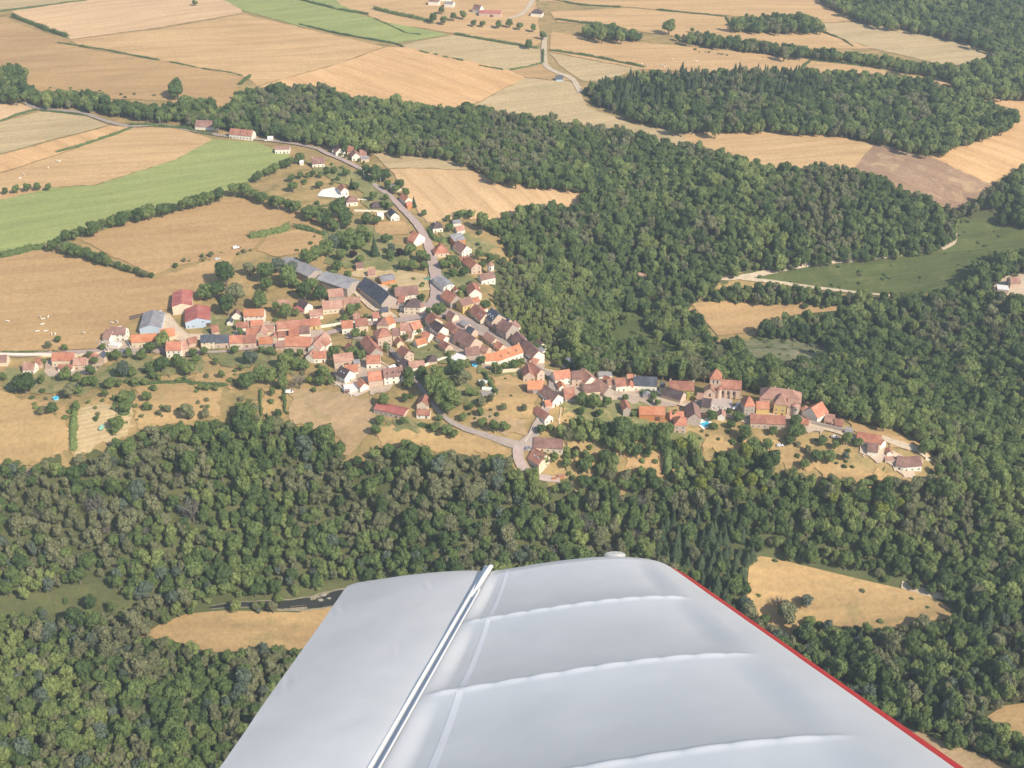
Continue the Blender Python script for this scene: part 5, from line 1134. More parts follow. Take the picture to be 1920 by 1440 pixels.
697,393,720,392,7,2.2,H,bk,dk,n;dark low roof under the garden trees
735,361,753,358,8,4,H,gr,cr,n;grey roofed house hidden in trees
562,310,569,310,4,2.2,L,wt,wh,n;tiny white shed in the northern meadow
502,265,512,265,4,2.2,L,wt,wh,n;white shed at the wood edge
366,243,408,245,10,3,L,mv,wh,n;long mauve roofed barn beside the country road
430,259,473,264,9,4,L,rb,wh,d;white farm house with red roof beside the green crop
803,10,822,11,9,4.5,H,mv,wh,n;white farm house with mauve roof at the top edge
833,14,849,15,9,4.5,L,gr,wh,n;white farm house with grey roof at the top edge
824,3,846,3,12,5,L,re,wh,n;orange roofed barn of the top edge farm
898,31,939,34,11,4.6,L,rd,st,b;distant long barn with bright red roof
886,24,899,27,9,5,L,mv,wh,n;white end house of the distant red roofed barn
995,31,1016,33,9,4,H,bk,wh,n;distant white house with dark roof beside the farm lane
1042,153,1056,153,6,2.6,L,sl,bl,n;small blue grey shed at the brown triangle
1197,531,1212,530,8,3.6,L,pk,st,n;pink roofed cottage hidden in the gorge wood
1163,551,1177,550,8,3.6,L,gr,wh,n;grey roofed white house in the gorge wood
1868,552,1890,552,8,4,F,wt,st,n;roofless pale stone building at the right edge
1893,542,1912,540,8,4.5,L,pk,st,n;pale stone house at the right edge
612,658,622,650,6,3.6,L,rb,wh,n;white ended wing above the diagonal faded roof
497,628,514,628,6,3,L,pk,cr,n;pale pink lean to between the lane and the cluster
508,640,519,641,6,3,G,rb,cr,n;little gabled barn at the cluster lane
517,657,532,658,6,2.8,L,pk,st,n;low pink roof left of the broad cluster barn
585,650,597,652,6,3.6,G,rb,st,n;narrow gabled wing right of the broad cluster barn
664,690,676,688,6,3,L,gr,st,n;grey shed between the two lower white houses
656,664,668,660,6,3,G,rb,wh,n;small red gable at the junction garden
735,706,746,700,6,3,L,wt,wh,n;small white building behind the dormer house
700,640,709,644,5,3,L,gr,st,n;grey roof before the tall manor lane
760,640,772,640,6,3,L,rb,wh,n;low red roof in the row house garden
790,640,803,643,6,3.4,L,re,wh,n;small orange roof behind the garden shed
822,655,835,662,6,3,L,rb,st,n;red lean to beside the huge brown barn
836,600,848,606,6,3.4,L,mv,cr,n;small mauve house at the lawn tip of the square
860,612,872,619,5,2.6,L,gr,st,n;grey walled store on the square
899,664,912,668,6,2.8,L,pk,st,n;pale outbuilding below the huge brown barn
925,655,936,662,6,2.6,L,re,cr,n;little orange roof on the grey street corner
940,612,950,618,6,4,L,sl,st,n;slate back wing of the terrace
952,622,962,620,6,3.5,F,wt,cr,n;straw coloured flat terrace house roof
1000,652,1010,660,6,3,L,mv,wh,n;back wing of the white gabled terrace house
888,548,900,545,6,3,L,mv,wh,n;small house in the trees below the tower
812,590,822,592,5,2.6,F,gr,st,n;flat grey store under the square trees
853,554,862,553,5,3,G,re,wh,n;orange gable behind the long grey roof
905,588,915,586,6,3,L,re,wh,n;orange roof behind the yellow walled house
1048,735,1060,735,6,3,G,or,wh,n;orange gable between the lane houses
1128,722,1140,726,6,3,L,rb,cr,n;red roof in the ridge courtyard
1140,730,1152,731,6,3.4,L,pk,wh,n;faded roof beside the stone gable barn
1205,748,1216,750,5,2.6,G,gr,gy,n;grey gable shed below the slate house
1236,733,1246,734,5,3,L,sl,wh,n;short white end of the slate house row
1305,755,1318,757,6,3,L,pk,st,n;small pink roof by the churchyard corner
1278,800,1288,800,5,2.6,L,mv,st,n;dark lean to beside the grey stone gable
1500,800,1515,803,5,2.6,L,re,st,n;small red lean to at the manor foot
1583,815,1596,818,5,2.6,F,gr,st,n;grey garage near the yard wall
1662,857,1672,858,5,2.8,G,rb,wh,n;small red gable near the flat terrace
66,690,80,690,6,2.8,L,rb,st,n;brown shed right of the lone white house
110,678,122,678,6,3.2,L,mv,st,n;mauve roof behind the red roofed left house
222,668,236,668,5,2.4,L,gr,wh,n;grey roofed garage below the western road
398,630,412,628,7,3,L,rb,st,n;red roofed barn end near the farm yard gate
426,612,436,612,5,2.8,G,sl,wh,n;tiny slate gable beside the brown hut
700,604,712,602,6,3,L,rb,wh,n;small red roof at the road wall
664,606,676,604,6,2.8,L,pk,cr,n;pale shed in the garden above the road wall
770,560,782,556,6,3,L,gr,st,n;grey lean to behind the hipped house
690,520,704,520,6,2.6,L,pk,st,n;faded shed at the paddock corner
668,508,682,507,6,2.6,L,mv,st,n;mauve shed behind the middle long barn
822,470,832,470,5,2.6,G,re,wh,n;small orange gable by the street
845,506,856,505,5,2.8,L,rb,st,n;low brown roof in the tower gardens
675,296,688,296,7,3,L,pk,st,n;faded roof behind the top street houses
623,288,632,288,6,3,G,mv,wh,n;small mauve gable at the top of the street
709,412,720,411,5,2.6,L,wt,wh,n;white garage beside the slate bungalow"""
WALL['re2'] = WALL['og']
for ln in BL.split('\n'):
    sp, lb = ln.split(';'); q = sp.split(','); o_ = q[9] if len(q) > 9 else ''
    c = 'house'; nm = 'house'
    for w_ in ('barn', 'shed', 'garage', 'hut', 'pavilion', 'annex', 'shelter', 'canopy', 'tank', 'outbuilding'):
        if w_ in lb and 'beside' not in lb.split(w_)[0] and 'near' not in lb.split(w_)[0] and 'white end house' not in lb: c = nm = w_; break
    if 'house' in lb.split(' ')[:6] and c in ('barn',): c = nm = 'house'
    pt = {'P': 52}.get(q[6], None)
    building(nm, c, lb, *[float(v) for v in q[:4]], float(q[4]), float(q[5]), q[6], q[7], q[8], pt, o_)
# church -------------------------------------------------------------
def church():
    x, y, z = unproj(1339, 748, 0); ro = bpy.data.objects.new("church", None); COL.objects.link(ro)
    A = unproj(np.array([1344., 1372.]), np.array([750., 753.])); ang = math.atan2(A[1][1]-A[1][0], A[0][1]-A[0][0])
    ro.location = (float(x), float(y), float(z)-.6); ro.rotation_euler = (0, 0, ang); props(ro, "old stone village church with a square tower and pointed red roof", "church")
    def part(nm, mb, mats, par=ro): return link(nm, mb.mesh(nm, mats), par)
    t = MB(); t.box(-3.4, 4.6, 0, 3.4, 11.4, 12.4); t.box(-3.6, 4.4, 11.8, 3.6, 11.6, 12.1); t.box(-3.6, 4.4, 8.6, 3.6, 11.6, 8.8); tw = part("tower", t, [WALL['st']])
    r_ = MB(); r_.add([(-3.9, 4.1, 12.42), (3.9, 4.1, 12.42), (3.9, 11.9, 12.42), (-3.9, 11.9, 12.42), (0, 8, 18.2)], [(0, 1, 4), (1, 2, 4), (2, 3, 4), (3, 0, 4), (3, 2, 1, 0)]); part("spire", r_, [ROOF['re']], tw)
    for sx in (-1.2, 1.2):
        w_ = MB(); w_.box(sx-.4, 4.54, 9.2, sx+.4, 4.596, 11.4); part("belfry_opening", w_, [M['glass']], tw)
    for sy in (6.8, 9.2):
        w_ = MB(); w_.box(3.403, sy-.4, 9.2, 3.46, sy+.4, 11.4); part("belfry_opening", w_, [M['glass']], tw)
    n_ = MB(); n_.add([(3.6, 3, 0), (16, 3, 0), (16, 12, 0), (3.6, 12, 0), (3.6, 3, 7), (16, 3, 7), (16, 12, 7), (3.6, 12, 7), (3.6, 7.5, 10.6), (16, 7.5, 10.6)], [(0, 1, 5, 4), (1, 2, 6, 9, 5), (2, 3, 7, 6), (3, 0, 4, 8, 7), (4, 5, 9, 8), (6, 7, 8, 9)])
    for xx in (6.5, 10, 13.5): n_.box(xx-.4, 2.2, 0, xx+.4, 2.997, 5.6)
    nv = part("nave", n_, [WALL['st']])
    for xx in (5.0, 8.3, 11.8):
        w_ = MB(); w_.box(xx-.4, 2.92, 2.6, xx+.4, 2.996, 5.4); part("window", w_, [M['glass']], nv)
    rr_ = MB()
    for sgn in (0, 1):
        y0 = 2.6 if sgn == 0 else 12.4; rr_.add([(3.5, y0, 6.9), (16.4, y0, 6.9), (16.4, 7.5, 10.95), (3.5, 7.5, 10.95), (3.5, y0, 6.65), (16.4, y0, 6.65), (16.4, 7.5, 10.7), (3.5, 7.5, 10.7)], [(0, 1, 2, 3), (7, 6, 5, 4), (0, 4, 5, 1), (1, 5, 6, 2), (0, 3, 7, 4)])
    part("nave_roof", rr_, [ROOF['rb']])
    c_ = MB(); c_.add([(-6.4, -1.2, 0), (.6, -1.2, 0), (.6, 4.58, 0), (-6.4, 4.58, 0), (-6.4, -1.2, 6), (.6, -1.2, 6), (.6, 4.58, 6), (-6.4, 4.58, 6), (-2.9, -1.2, 8.8), (-2.9, 4.58, 8.8)], [(0, 1, 5, 8, 4), (1, 2, 6, 5), (2, 3, 7, 9, 6), (3, 0, 4, 7), (5, 6, 9, 8), (4, 8, 9, 7)]); ch = part("transept", c_, [WALL['st']])
    w_ = MB(); w_.box(-3.4, -1.28, 2.8, -2.4, -1.204, 4.9); part("window", w_, [M['glass']], ch)
    r2 = MB()
    for sx in (-6.8, 1.0): r2.add([(sx, -1.5, 5.9), (sx, 4.5, 5.9), (-2.9, 4.5, 9.1), (-2.9, -1.5, 9.1), (sx, -1.5, 5.7), (sx, 4.5, 5.7), (-2.9, 4.5, 8.9), (-2.9, -1.5, 8.9)], [(0, 1, 2, 3), (7, 6, 5, 4), (0, 3, 7, 4), (1, 5, 6, 2), (0, 4, 5, 1)])
    part("transept_roof", r2, [ROOF['pk']])
    s_ = MB(); s_.tube([(2.6, 1.2, 0), (2.6, 1.2, 7.6)], 1.5, 12); tu = part("stair_turret", s_, [WALL['st']])
    s_ = MB(); s_.tube([(2.6, 1.2, 7.62), (2.6, 1.2, 10.0)], [1.8, .05], 12); part("turret_cone", s_, [ROOF['rb']], tu)
church()
def turret(px, py, r, h, wk, rk, label, name='round_tower', cap=2.6, band=None, cat='tower'):
    x, y, z = unproj(px, py); ro = bpy.data.objects.new(name, None); COL.objects.link(ro); ro.location = (float(x), float(y), float(z)-.4); props(ro, label, cat)
    s_ = MB(); s_.tube([(0, 0, 0), (0, 0, h*.62)], [r*1.05, r], 20, 0); s_.tube([(0, 0, h*.62), (0, 0, h)], r*1.001, 20, 1 if band else 0); link("wall", s_.mesh("wall", [WALL[wk], WALL[band or wk]]), ro)
    c_ = MB(); c_.tube([(0, 0, h+.02), (0, 0, h+cap)], [r+.4, .06], 20); link("roof", c_.mesh("roof", [ROOF[rk]]), ro)
    w_ = MB(); w_.box(-.4, -r*1.05-.04, h*.7, .4, -r*.98, h*.86); link("window", w_.mesh("window", [M['glass']]), ro)
turret(920, 517, 2.5, 9.5, 'st', 'pk', "round white topped tower with a conical roof", band='wh')
turret(1508, 777, 2.7, 4.6, 'st', 'pk', "small round turret with a pink cone at the manor end")
turret(1489, 781, 2.0, 8.6, 'gy', 'pk', "slim round stair tower on the manor front", cap=1.2)
# walls --------------------------------------------------------------
def gwall(pxs, h, wk, label, wdt=.45):
    pa = np.array(P(pxs)); x, y, z = unproj(pa[:, 0], pa[:, 1]); mb = MB(); cx, cy, cz = x.mean(), y.mean(), z.mean()
    pts = []
    for i in range(len(x)-1):
        k = max(1, int(math.hypot(x[i+1]-x[i], y[i+1]-y[i])/6))
        for j in range(k): pts.append((x[i]+(x[i+1]-x[i])*j/k, y[i]+(y[i+1]-y[i])*j/k))
    pts.append((x[-1], y[-1])); pts = np.array(pts); d = np.gradient(pts, axis=0); d /= np.hypot(d[:, 0], d[:, 1])[:, None]; nn = np.stack([-d[:, 1], d[:, 0]], 1)*wdt/2; V = []; F = []
    for p_, q_ in zip(pts, nn):
        g = float(terr(*p_))
        for s_, zz in ((-1, -.5), (1, -.5), (1, h), (-1, h)): V.append((p_[0]+q_[0]*s_-cx, p_[1]+q_[1]*s_-cy, g+zz-cz))
    for i in range(len(pts)-1):
        a = i*4
        for j in range(4): F.append((a+j, a+(j+1) % 4, a+4+(j+1) % 4, a+4+j))
    F += [(3, 2, 1, 0), tuple(len(V)-4+k for k in range(4))]; mb.add(V, F)
    props(link("garden_wall", mb.mesh("garden_wall", [WALL[wk]]), None, (cx, cy, cz)), label, "wall")
for a_, h_, k_, lb in (("-100,668 40,668 98,668", 2.2, 'wh', 'long white roadside wall at the left edge'), ("238,642 246,655", 2, 'wh', 'white wall beside the orange farm house'), ("192,645 204,660", 2, 'wh', 'white wall of the mauve roofed house'),
    ("146,668 204,662 246,658", 1.6, 'cr', 'cream wall along the western road'), ("602,615 640,609 715,600", 2, 'wh', 'cream wall above the main road'), ("690,642 735,655", 1.5, 'cr', 'pale wall before the road junction'),
    ("928,702 980,698", 3, 'cr', 'tall pale wall at the top of the walled enclosure'), ("1020,760 1012,785 998,810 985,832", 1.3, 'cr', 'pale wall down the left side of the steep lane'), ("1023,740 1018,755", 1.5, 'cr', 'short pale wall by the steep lane'),
    ("700,672 728,690", 1.6, 'cr', 'white garden wall of the lower cluster'), ("618,712 640,728 660,745", 1.2, 'wh', 'white terrace wall of the skylight house'), ("664,396 700,397 735,399", 1.4, 'wh', 'white wall between the northern bungalows'),
    ("656,374 690,377", 1.3, 'wh', 'white wall beside the terrace villa'), ("1290,768 1310,776 1355,783", 2.6, 'st', 'retaining wall under the churchyard'), ("1394,784 1420,790 1480,793 1520,796 1560,806 1600,815", 3.0, 'gy', 'long grey retaining wall below the manor'),
    ("1230,735 1240,742", 1.4, 'wh', 'white wall right of the slate house'), ("770,405 795,413", 1, 'cr', 'low pale wall by the golden field'), ("790,690 830,675 872,668", 2, 'wh', 'pale wall crossing the middle gardens'), ("1003,690 1060,702", 1, 'cr', 'cream parapet above the bend'),
    ("930,735 926,750", 1.5, 'cr', 'short pale wall by the greenhouses'), ("760,606 812,598", .9, 'cr', 'low kerb wall on the square'), ("1735,862 1765,872", 1.2, 'wh', 'white wall at the ridge end'), ("1748,840 1790,850", 1.0, 'wh', 'pale fence wall behind the last trees'),
    ("1052,765 1047,808", .8, 'cr', 'left wall of the narrow straw plot'), ("1000,898 1030,903", 1, 'cr', 'pale kerb wall at the fork')):
    gwall(a_, h_, k_, lb)
# pools --------------------------------------------------------------
pw = simple("pool water", (.05, .50, .66), .1); pl_ = simple("pool liner", (.25, .60, .78), .4)
def pool(px, py, r, label, dark=False):
    x, y, z = unproj(px, py); ro = bpy.data.objects.new("swimming_pool", None); COL.objects.link(ro); ro.location = (float(x), float(y), float(z)-.2); props(ro, label, "pool")
    mb = MB(); n = 28; vs = []; fs = []
    for rr_, zz in ((r, 0), (r, 1.2), (r-.18, 1.2), (r-.18, .3)): vs += [(rr_*math.cos(2*math.pi*k/n), rr_*math.sin(2*math.pi*k/n), zz) for k in range(n)]
    for j in range(3):
        for k in range(n): fs.append((j*n+k, j*n+(k+1) % n, (j+1)*n+(k+1) % n, (j+1)*n+k))
    mb.add(vs, fs); link("pool_rim", mb.mesh("pool_rim", [pl_]), ro)
    mb = MB(); mb.add([((r-.18)*math.cos(2*math.pi*k/n), (r-.18)*math.sin(2*math.pi*k/n), 1.0) for k in range(n)], [tuple(range(n))]); link("water_surface", mb.mesh("water_surface", [pw]), ro)
pool(105, 748, 1.9, "small round blue pool in a dry garden at left"); pool(890, 686, 1.7, "small round pale blue pool above the greenhouses"); pool(1321, 796, 2.7, "turquoise round pool beside the grey stone house")
# greenhouses, terrace, tombs, bales ----------------------------------
gm = simple("cloudy greenhouse film", (.66, .68, .60), .35)
def tunnel(x1, y1, x2, y2, r, label, nm="greenhouse", mat=None):
    x, y, z = unproj(np.array([x1, x2]), np.array([y1, y2])); L = math.hypot(x[1]-x[0], y[1]-y[0]); ro = bpy.data.objects.new(nm, None); COL.objects.link(ro); ro.location = (float(x[0]), float(y[0]), float(min(z))-.1); ro.rotation_euler = (0, 0, math.atan2(y[1]-y[0], x[1]-x[0])); props(ro, label, nm.replace('_', ' '))
    n = 9; vs = []; fs = []
    for i in range(2):
        for k in range(n): a = math.pi*k/(n-1); vs.append((i*L, -r*math.cos(a)*1.0, r*math.sin(a)*.95))
    for k in range(n-1): fs.append((k, k+1, n+k+1, n+k))
    fs += [tuple(range(n)), tuple(range(2*n-1, n-1, -1))]; mb = MB(); mb.add(vs, fs); link("cover", mb.mesh("cover", [mat or gm]), ro)
    mb = MB()
    for i in range(5): mb.tube([(L*i/4, -r*1.01*math.cos(math.pi*k/8), r*.97*math.sin(math.pi*k/8)) for k in range(9)], .04, 4)
    link("hoop", mb.mesh("hoop", [FRAMEM]), ro)
tunnel(898, 716, 920, 717, 1.6, "upper of the two low greenhouse tunnels"); tunnel(904, 729, 924, 730, 1.6, "lower of the two low greenhouse tunnels")
tw_ = simple("bright stone terrace", (.86, .80, .70), .8, var=.06)
drape("terrace", P("596,366 604,357 625,352 636,357 652,366 652,374 640,373 596,369"), tw_, .62, 'bright white villa terrace')
drape("terrace", P("640,733 668,720 692,735 668,745"), simple("pale concrete", (.62, .52, .42), .9, var=.1), .60, 'pale concrete yard under the lower cluster')
drape("terrace", P("1300,790 1330,785 1338,800 1318,806"), tw_, .61, 'pale pool terrace')
drape("terrace", P("945,722 925,740 905,745 900,735 925,735"), simple("weathered slabs", (.36, .31, .28), .9, var=.2), .615, 'grey slabs by the greenhouses')
TB = MB(); TB.box(-.5, -1, 0, .5, 1, .45); TB.box(-.42, -.92, .451, .42, .92, .55); TB.box(-.5, .82, .551, .5, 1.0, 1.2, 0)
tomb = TB.mesh("tombstone", [simple("grave stone", (.62, .56, .50), .7, var=.25, scale=.3)])
for k in range(34):
    a = (k % 12)/12; b_ = (k//12)/3; px = 1306+a*60+random.uniform(-1, 1); py = 760+b_*8+a*9+random.uniform(-1, 1)-4*(a < .3)
    x, y, z = unproj(px, py); o = link("tombstone", tomb, None, (float(x), float(y), float(z)+.5), random.uniform(-.1, .1)+.1); props(o, "pale grave slab in the churchyard in front of the church", "tombstone", "grave slabs in the churchyard")
bale_b = simple("black film", (.025, .025, .03), .4)
BM = MB(); BM.tube([(-.6, 0, .62), (.6, 0, .62)], .62, 14)
bale = BM.mesh("silage_bale", [bale_b])
k = 0
for rr_ in range(2):
    for i in range(22):
        px = 245+i*2.15; py = 600-i*.55-rr_*4; x, y, z = unproj(px, py); o = link("silage_bale", bale, None, (float(x), float(y), float(z)), .6+random.uniform(-.1, .1)); props(o, "black wrapped bale in the double row behind the grey barn", "silage bale", "black bales behind the grey barn")
tunnel(291, 594, 302, 586, 2.2, "white plastic covered stack at the end of the black bales", "covered_stack", tw_)
tunnel(795, 524, 808, 523, 1.5, "green sheeted trailer tunnel in the dry paddock", "covered_trailer", WALL['gn'])
tunnel(673, 528, 681, 536, 1.6, "white striped covered machine in the farm yard", "covered_machine", tw_)
M['rock'] = simple('river rock', (.38, .33, .26), .9, var=.25)
# tree trunk lying in the river
x, y, z = unproj(545, 1140); x2, y2, z2 = unproj(575, 1138); mb = MB(); mb.tube([(0, 0, 1.1), (float(x2-x), float(y2-y), 1.2)], [.22, .15], 8); mb.tube([(3, 0, 1.2), (4.2, 1.2, 1.7)], [.10, .04], 5)
props(link("fallen_trunk", mb.mesh("fallen_trunk", [M['bark']]), None, (float(x), float(y), float(z))), "pale fallen tree trunk lying in the dark river", "log")
for k, (px, py, r) in enumerate(((606, 1117, 1.6), (601, 1127, 1.2), (617, 1124, .9))):
    v, f = ico(2); g = np.random.default_rng(k); v = v*(1+g.normal(0, .10, (len(v), 1)))*[r*1.4, r, r*.5]; x, y, z = unproj(px, py)
    props(link("river_rock", mesh("river_rock", v, f, M['rock']), None, (float(x), float(y), float(z)+.9)), ["large pale rock in the river", "flat pale rock in the river below the large one", "small pale rock at the river edge"][k], "rock")
# cattle -------------------------------------------------------------
cowm = simple("white cow hide", (.78, .72, .60), .8)
def cow_mesh():
    m = bpy.data.meshes.new("cow"); J = [(0, 0, 1.05, .36), (-.75, 0, 1.08, .34), (.6, 0, 1.1, .33), (1.05, 0, 1.2, .20), (1.35, 0, 1.22, .15), (1.62, 0, 1.05, .09),
        (-.8, .22, .75, .14), (-.85, .22, .4, .08), (-.8, .22, .03, .07), (-.8, -.22, .75, .14), (-.85, -.22, .4, .08), (-.8, -.22, .03, .07), (.65, .2, .7, .12), (.66, .2, .38, .07), (.65, .2, .03, .065), (.65, -.2, .7, .12), (.66, -.2, .38, .07), (.65, -.2, .03, .065),
        (-1.08, 0, 1.2, .06), (-1.16, 0, .7, .03), (1.32, .2, 1.3, .04), (1.32, -.2, 1.3, .04)]
    E = [(0, 1), (0, 2), (2, 3), (3, 4), (4, 5), (1, 6), (6, 7), (7, 8), (1, 9), (9, 10), (10, 11), (2, 12), (12, 13), (13, 14), (2, 15), (15, 16), (16, 17), (1, 18), (18, 19), (4, 20), (4, 21)]
    m.from_pydata([j[:3] for j in J], E, []); o = bpy.data.objects.new("cow", m); COL.objects.link(o); md = o.modifiers.new("s", 'SKIN'); o.modifiers.new("u", 'SUBSURF').levels = 1
    for k, j in enumerate(J): m.skin_vertices[0].data[k].radius = (j[3], j[3])
    m.skin_vertices[0].data[0].use_root = True
    dg = bpy.context.evaluated_depsgraph_get(); ev = bpy.data.meshes.new_from_object(o.evaluated_get(dg)); bpy.data.objects.remove(o); ev.materials.clear(); ev.materials.append(cowm); ev.polygons.foreach_set('use_smooth', [True]*len(ev.polygons)); return ev
cow = cow_mesh()
for g_, lst in (('on the broad brown pasture above the left houses', "15,605 76,597 81,601 91,597 80,611 71,624 86,624 97,629 104,629 157,627 210,608 220,606 225,616"), ('on the peach pasture above the green crop', "38,337 45,330 91,317 107,304 112,305"), ('in the far peach field above the conifer wood', "1204,122 1212,124 1240,124 1246,127 1249,123 1300,116 1306,117 1262,113 1180,58")):
    for t_ in lst.split():
        px, py = map(float, t_.split(',')); x, y, z = unproj(px, py); o = link("cow", cow, None, (float(x), float(y), float(z)+.3), random.uniform(0, 6.28)); o.scale = (1.15,)*3
        props(o, "white cow grazing "+g_, "cow", "white cows "+g_)
# vehicles -----------------------------------------------------------
tyre = simple("tyre rubber", (.02, .02, .02), .8); carglass = simple("car glass", (.02, .025, .03), .1)
PAINT = {k: simple("car paint "+k, c, .3) for k, c in (('white', (.80, .78, .74)), ('dark', (.03, .035, .05)), ('grey', (.28, .29, .31)), ('red', (.45, .04, .03)), ('green', (.35, .62, .45)))}
def car(px, py, rz, col, label, van=False, cat='car', group=None):
    x, y, z = unproj(px, py); ro = bpy.data.objects.new("parked_"+('van' if van else 'car'), None); COL.objects.link(ro); ro.location = (float(x), float(y), float(z)+.62); ro.rotation_euler = (0, 0, rz); props(ro, label, cat, group)
    L, Wd = (4.9, 1.95) if van else (4.2, 1.75)
    pr = [(-.5, .35), (-.5, .95), (-.47, 1.9), (.2, 1.95), (.34, 1.15), (.5, 1.0), (.5, .35)] if van else [(-.5, .35), (-.5, .85), (-.46, .95), (-.30, 1.40), (.08, 1.42), (.25, .95), (.48, .82), (.5, .35)]
    n = len(pr); vs = [(a*L, s_*Wd/2*(.86 if zz > 1.2 else 1), zz) for s_ in (-1, 1) for a, zz in pr]; fs = [tuple(range(n))[::-1], tuple(range(n, 2*n))]+[(k, (k+1) % n, n+(k+1) % n, n+k) for k in range(n)]
    mb = MB(); mb.add(vs, fs); link("body", mb.mesh("body", [PAINT[col]]), ro)
    g = MB(); zt_, zb = (1.8, 1.2) if van else (1.34, 1.0); xa, xb = (.12, .30) if van else (-.36, .16)
    g.box(xa*L, -Wd/2*.95, zb, xb*L, -Wd/2*.9+.02, zt_); g.box(xa*L, Wd/2*.9-.02, zb, xb*L, Wd/2*.95, zt_)
    g.add([(.09*L, -.7, 1.43), (.09*L, .7, 1.43), (.255*L, .75, .99), (.255*L, -.75, .99)] if not van else [(.215*L, -.8, 1.93), (.215*L, .8, 1.93), (.352*L, .85, 1.2), (.352*L, -.85, 1.2)], [(0, 1, 2, 3)]); link("window_glass", g.mesh("window_glass", [carglass]), ro)
    for sx in (-.32, .32):
        for sy in (-1, 1):
            w_ = MB(); w_.tube([(sx*L, sy*Wd/2-.1*sy, .33), (sx*L, sy*Wd/2+.02*sy, .33)], .33, 12); link("wheel", w_.mesh("wheel", [tyre]), ro)
for q in ((900, 609, -.7, 'dark', 'dark car parked on the street below the square'), (1037, 688, -.5, 'dark', 'dark car on the bend above the lane corner'), (192, 805, 1.5, 'green', 'pale green van parked in the worn paddock', True), (1385, 760, .8, 'white', 'white car beside the churchyard'),
          (1378, 768, .9, 'white', 'second white car beside the churchyard wall'), (756, 584, 0, 'white', 'white car in front of the dark hipped house'), (443, 467, .4, 'white', 'white van at the edge of the brown pasture', True), (408, 488, .3, 'white', 'white car under a tree on the pasture slope'),
          (859, 501, .2, 'white', 'white car in the tower gardens'), (543, 738, .1, 'white', 'white caravan at the corner of the reddish paddock', True), (1462, 838, .1, 'white', 'white trailer like car on the dry slope below the manor'), (1565, 822, -.3, 'white', 'white car under the trees east of the manor'),
          (566, 652, .2, 'grey', 'grey car in the cluster courtyard'), (795, 600, .1, 'grey', 'grey car on the main road near the square'), (167, 207, -.2, 'white', 'white van on the country road at the hedgerow wood', True), (1346, 516, .3, 'red', 'red car at the foot of the forest track'), (640, 357, .2, 'grey', 'grey car on the bright villa terrace'),
          (990, 843, .3, 'grey', 'grey car at the road fork'), (722, 545, .6, 'white', 'white car in the gravel yard'), (500, 266, .1, 'white', 'white car near the modern flat roofed house')):
    car(q[0], q[1], q[2], q[3], q[4], van=len(q) > 5, cat='van' if len(q) > 5 else 'car')
# poles --------------------------------------------------------------
polem = simple("concrete pole", (.62, .58, .52), .8)
for px, py, lb in ((603, 627, 'pale utility pole beside the yellowish barn end'), (640, 620, 'pale utility pole on the main road wall'), (728, 668, 'pale utility pole before the tall stone manor'), (683, 338, 'pale pole at the top of the street'), (714, 345, 'pale pole among the street trees'), (141, 203, 'pole by the country road'),
    (778, 727, 'pale pole by the lower lane tree'), (301, 235, 'pole at the country road bend'), (637, 445, 'pole among the park trees'), (1387, 766, 'pale pole near the churchyard cars')):
    x, y, z = unproj(px, py); mb = MB(); mb.tube([(0, 0, -.3), (0, 0, 8.5)], [.16, .10], 8); ro = link("utility_pole", mb.mesh("utility_pole", [polem]), None, (float(x), float(y), float(z))); props(ro, lb, "pole")
    cb = MB(); cb.box(-.8, -.06, 8.0, .8, .06, 8.14); link("crossarm", cb.mesh("crossarm", [polem]), ro)
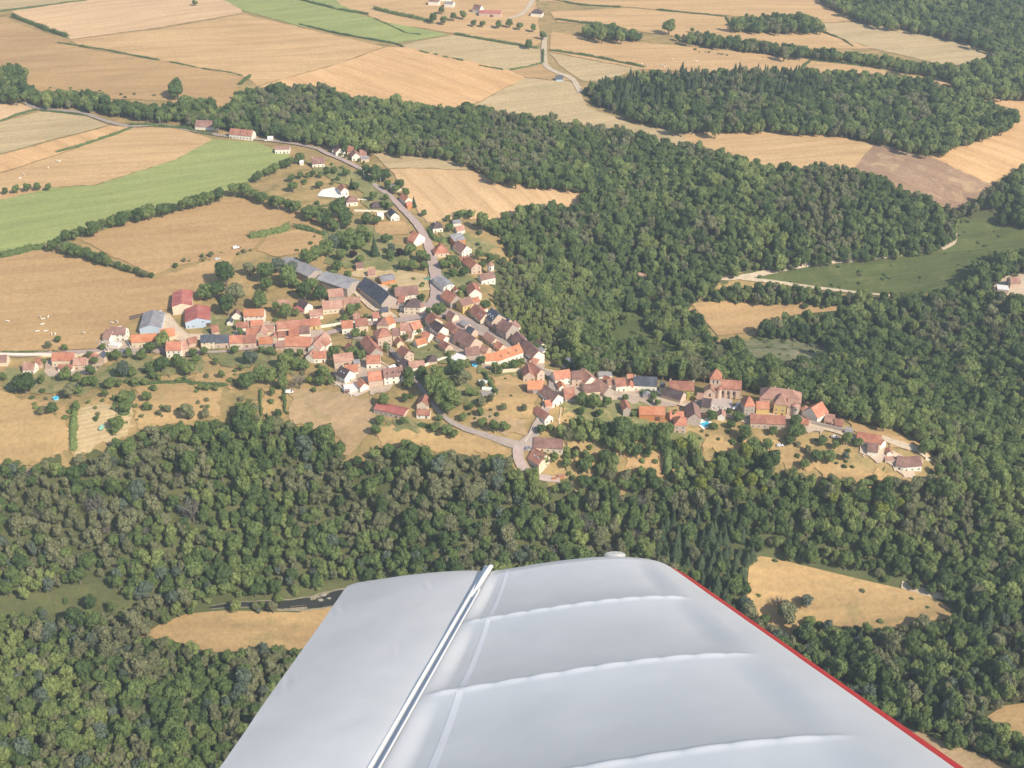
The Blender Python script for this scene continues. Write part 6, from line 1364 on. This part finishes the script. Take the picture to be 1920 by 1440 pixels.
# ================================================================ GARDEN SHRUBS, CLEARING BUSHES, HAZE
VIL = P("0,690 100,672 240,662 400,668 430,600 500,560 540,480 600,420 560,330 600,300 700,320 760,370 800,420 900,430 930,480 900,560 960,640 1040,690 1200,730 1420,800 1600,830 1720,880 1600,880 1440,850 1320,850 1250,840 1250,900 1060,900 1040,860 985,830 900,850 700,840 640,800 540,790 420,760 330,790 200,810 0,740")
occ = np.array(OCC); NS = 0; tries = 0
while NS < 230 and tries < 9000:
    tries += 1; px, py = random.uniform(0, 1740), random.uniform(290, 905)
    if not inpoly(px, py, VIL): continue
    if inpoly(px, py, P("540,728 640,735 700,755 705,790 680,832 650,862 545,792")) or inpoly(px, py, P("705,800 780,798 955,850 780,840 715,838")): continue
    r = random.uniform(.9, 2.6); x, y, z = unproj(px, py, r); x, y, z = float(x), float(y), float(z)
    if (np.hypot(occ[:, 0]-x, occ[:, 1]-y) < occ[:, 2]+r*.7).any(): continue
    w = 'in the village gardens'
    for (a, b_, c_, d_, t_) in LAND:
        if a <= px <= c_ and b_ <= py <= d_: w = t_; break
    c = random.choice('ddmmmmoolg'); kd = {'d': 'dark green shrub', 'm': 'green shrub', 'l': 'light green shrub', 'o': 'olive shrub', 'g': 'blue grey shrub'}[c]
    o = link("garden_shrub", random.choice(CROWN[c]), None, (x, y, z+r*.55), random.uniform(0, 6.28)); o.scale = (r, r, r*random.uniform(.7, 1.1)); props(o, kd+' '+w, 'shrub', kd+'s '+w); occ = np.vstack([occ, [[x, y, r]]]); NS += 1
print('shrubs', NS)
for k, (pl, n, w) in enumerate(((CLEAR['track_meadow'], 46, 'on the dark green hillside meadow'), (CLEAR['scrub1'], 40, 'in the rough cut clearing'), (CLEAR['scrub2'], 40, 'in the gorge clearing'), (CLEAR['river_meadow'], 26, 'in the river meadow at left'), (CLEAR['right_field'], 8, 'in the dry field beside the wing'),
        (P("60,160 300,175 320,185 100,178"), 14, 'on the pasture above the hedgerow wood'), (P("1290,90 1500,112 1500,118 1290,96"), 9, 'in the far peach field'), (P("320,480 450,460 470,450 470,470 330,505"), 12, 'on the pasture slope beside the red barns'))):
    pa = np.array(pl); q = 0
    while q < n:
        px, py = random.uniform(*sorted((pa[:, 0].min(), pa[:, 0].max()))), random.uniform(pa[:, 1].min(), pa[:, 1].max())
        if not inpoly(px, py, pl): continue
        r = random.uniform(.8, 2.2); x, y, z = unproj(px, py, r*.5); c = random.choice('dmo')
        o = link("wild_bush", random.choice(CROWN[c]), None, (float(x), float(y), float(z)+r*.4), random.uniform(0, 6.28)); o.scale = (r*1.3, r, r*.7); props(o, 'low wild bush '+w, 'bush', 'low wild bushes '+w); q += 1
# air between the eye and the valley
hz = bpy.data.materials.new("haze air"); hz.use_nodes = True; hn = hz.node_tree; hn.nodes.clear()
pv = hn.nodes.new("ShaderNodeVolumePrincipled"); pv.inputs['Color'].default_value = (.80, .90, 1.0, 1); pv.inputs['Density'].default_value = HAZE_D; pv.inputs['Anisotropy'].default_value = .2
oo = hn.nodes.new("ShaderNodeOutputMaterial"); hn.links.new(pv.outputs[0], oo.inputs['Volume'])
mb = MB(); mb.box(-12100, -3100, float(gz.min())-2, 12100, 16100, CAMH+3)
props(link("haze", mb.mesh("haze", [hz])), "thin pale blue haze over the valley", None, None, 'stuff')
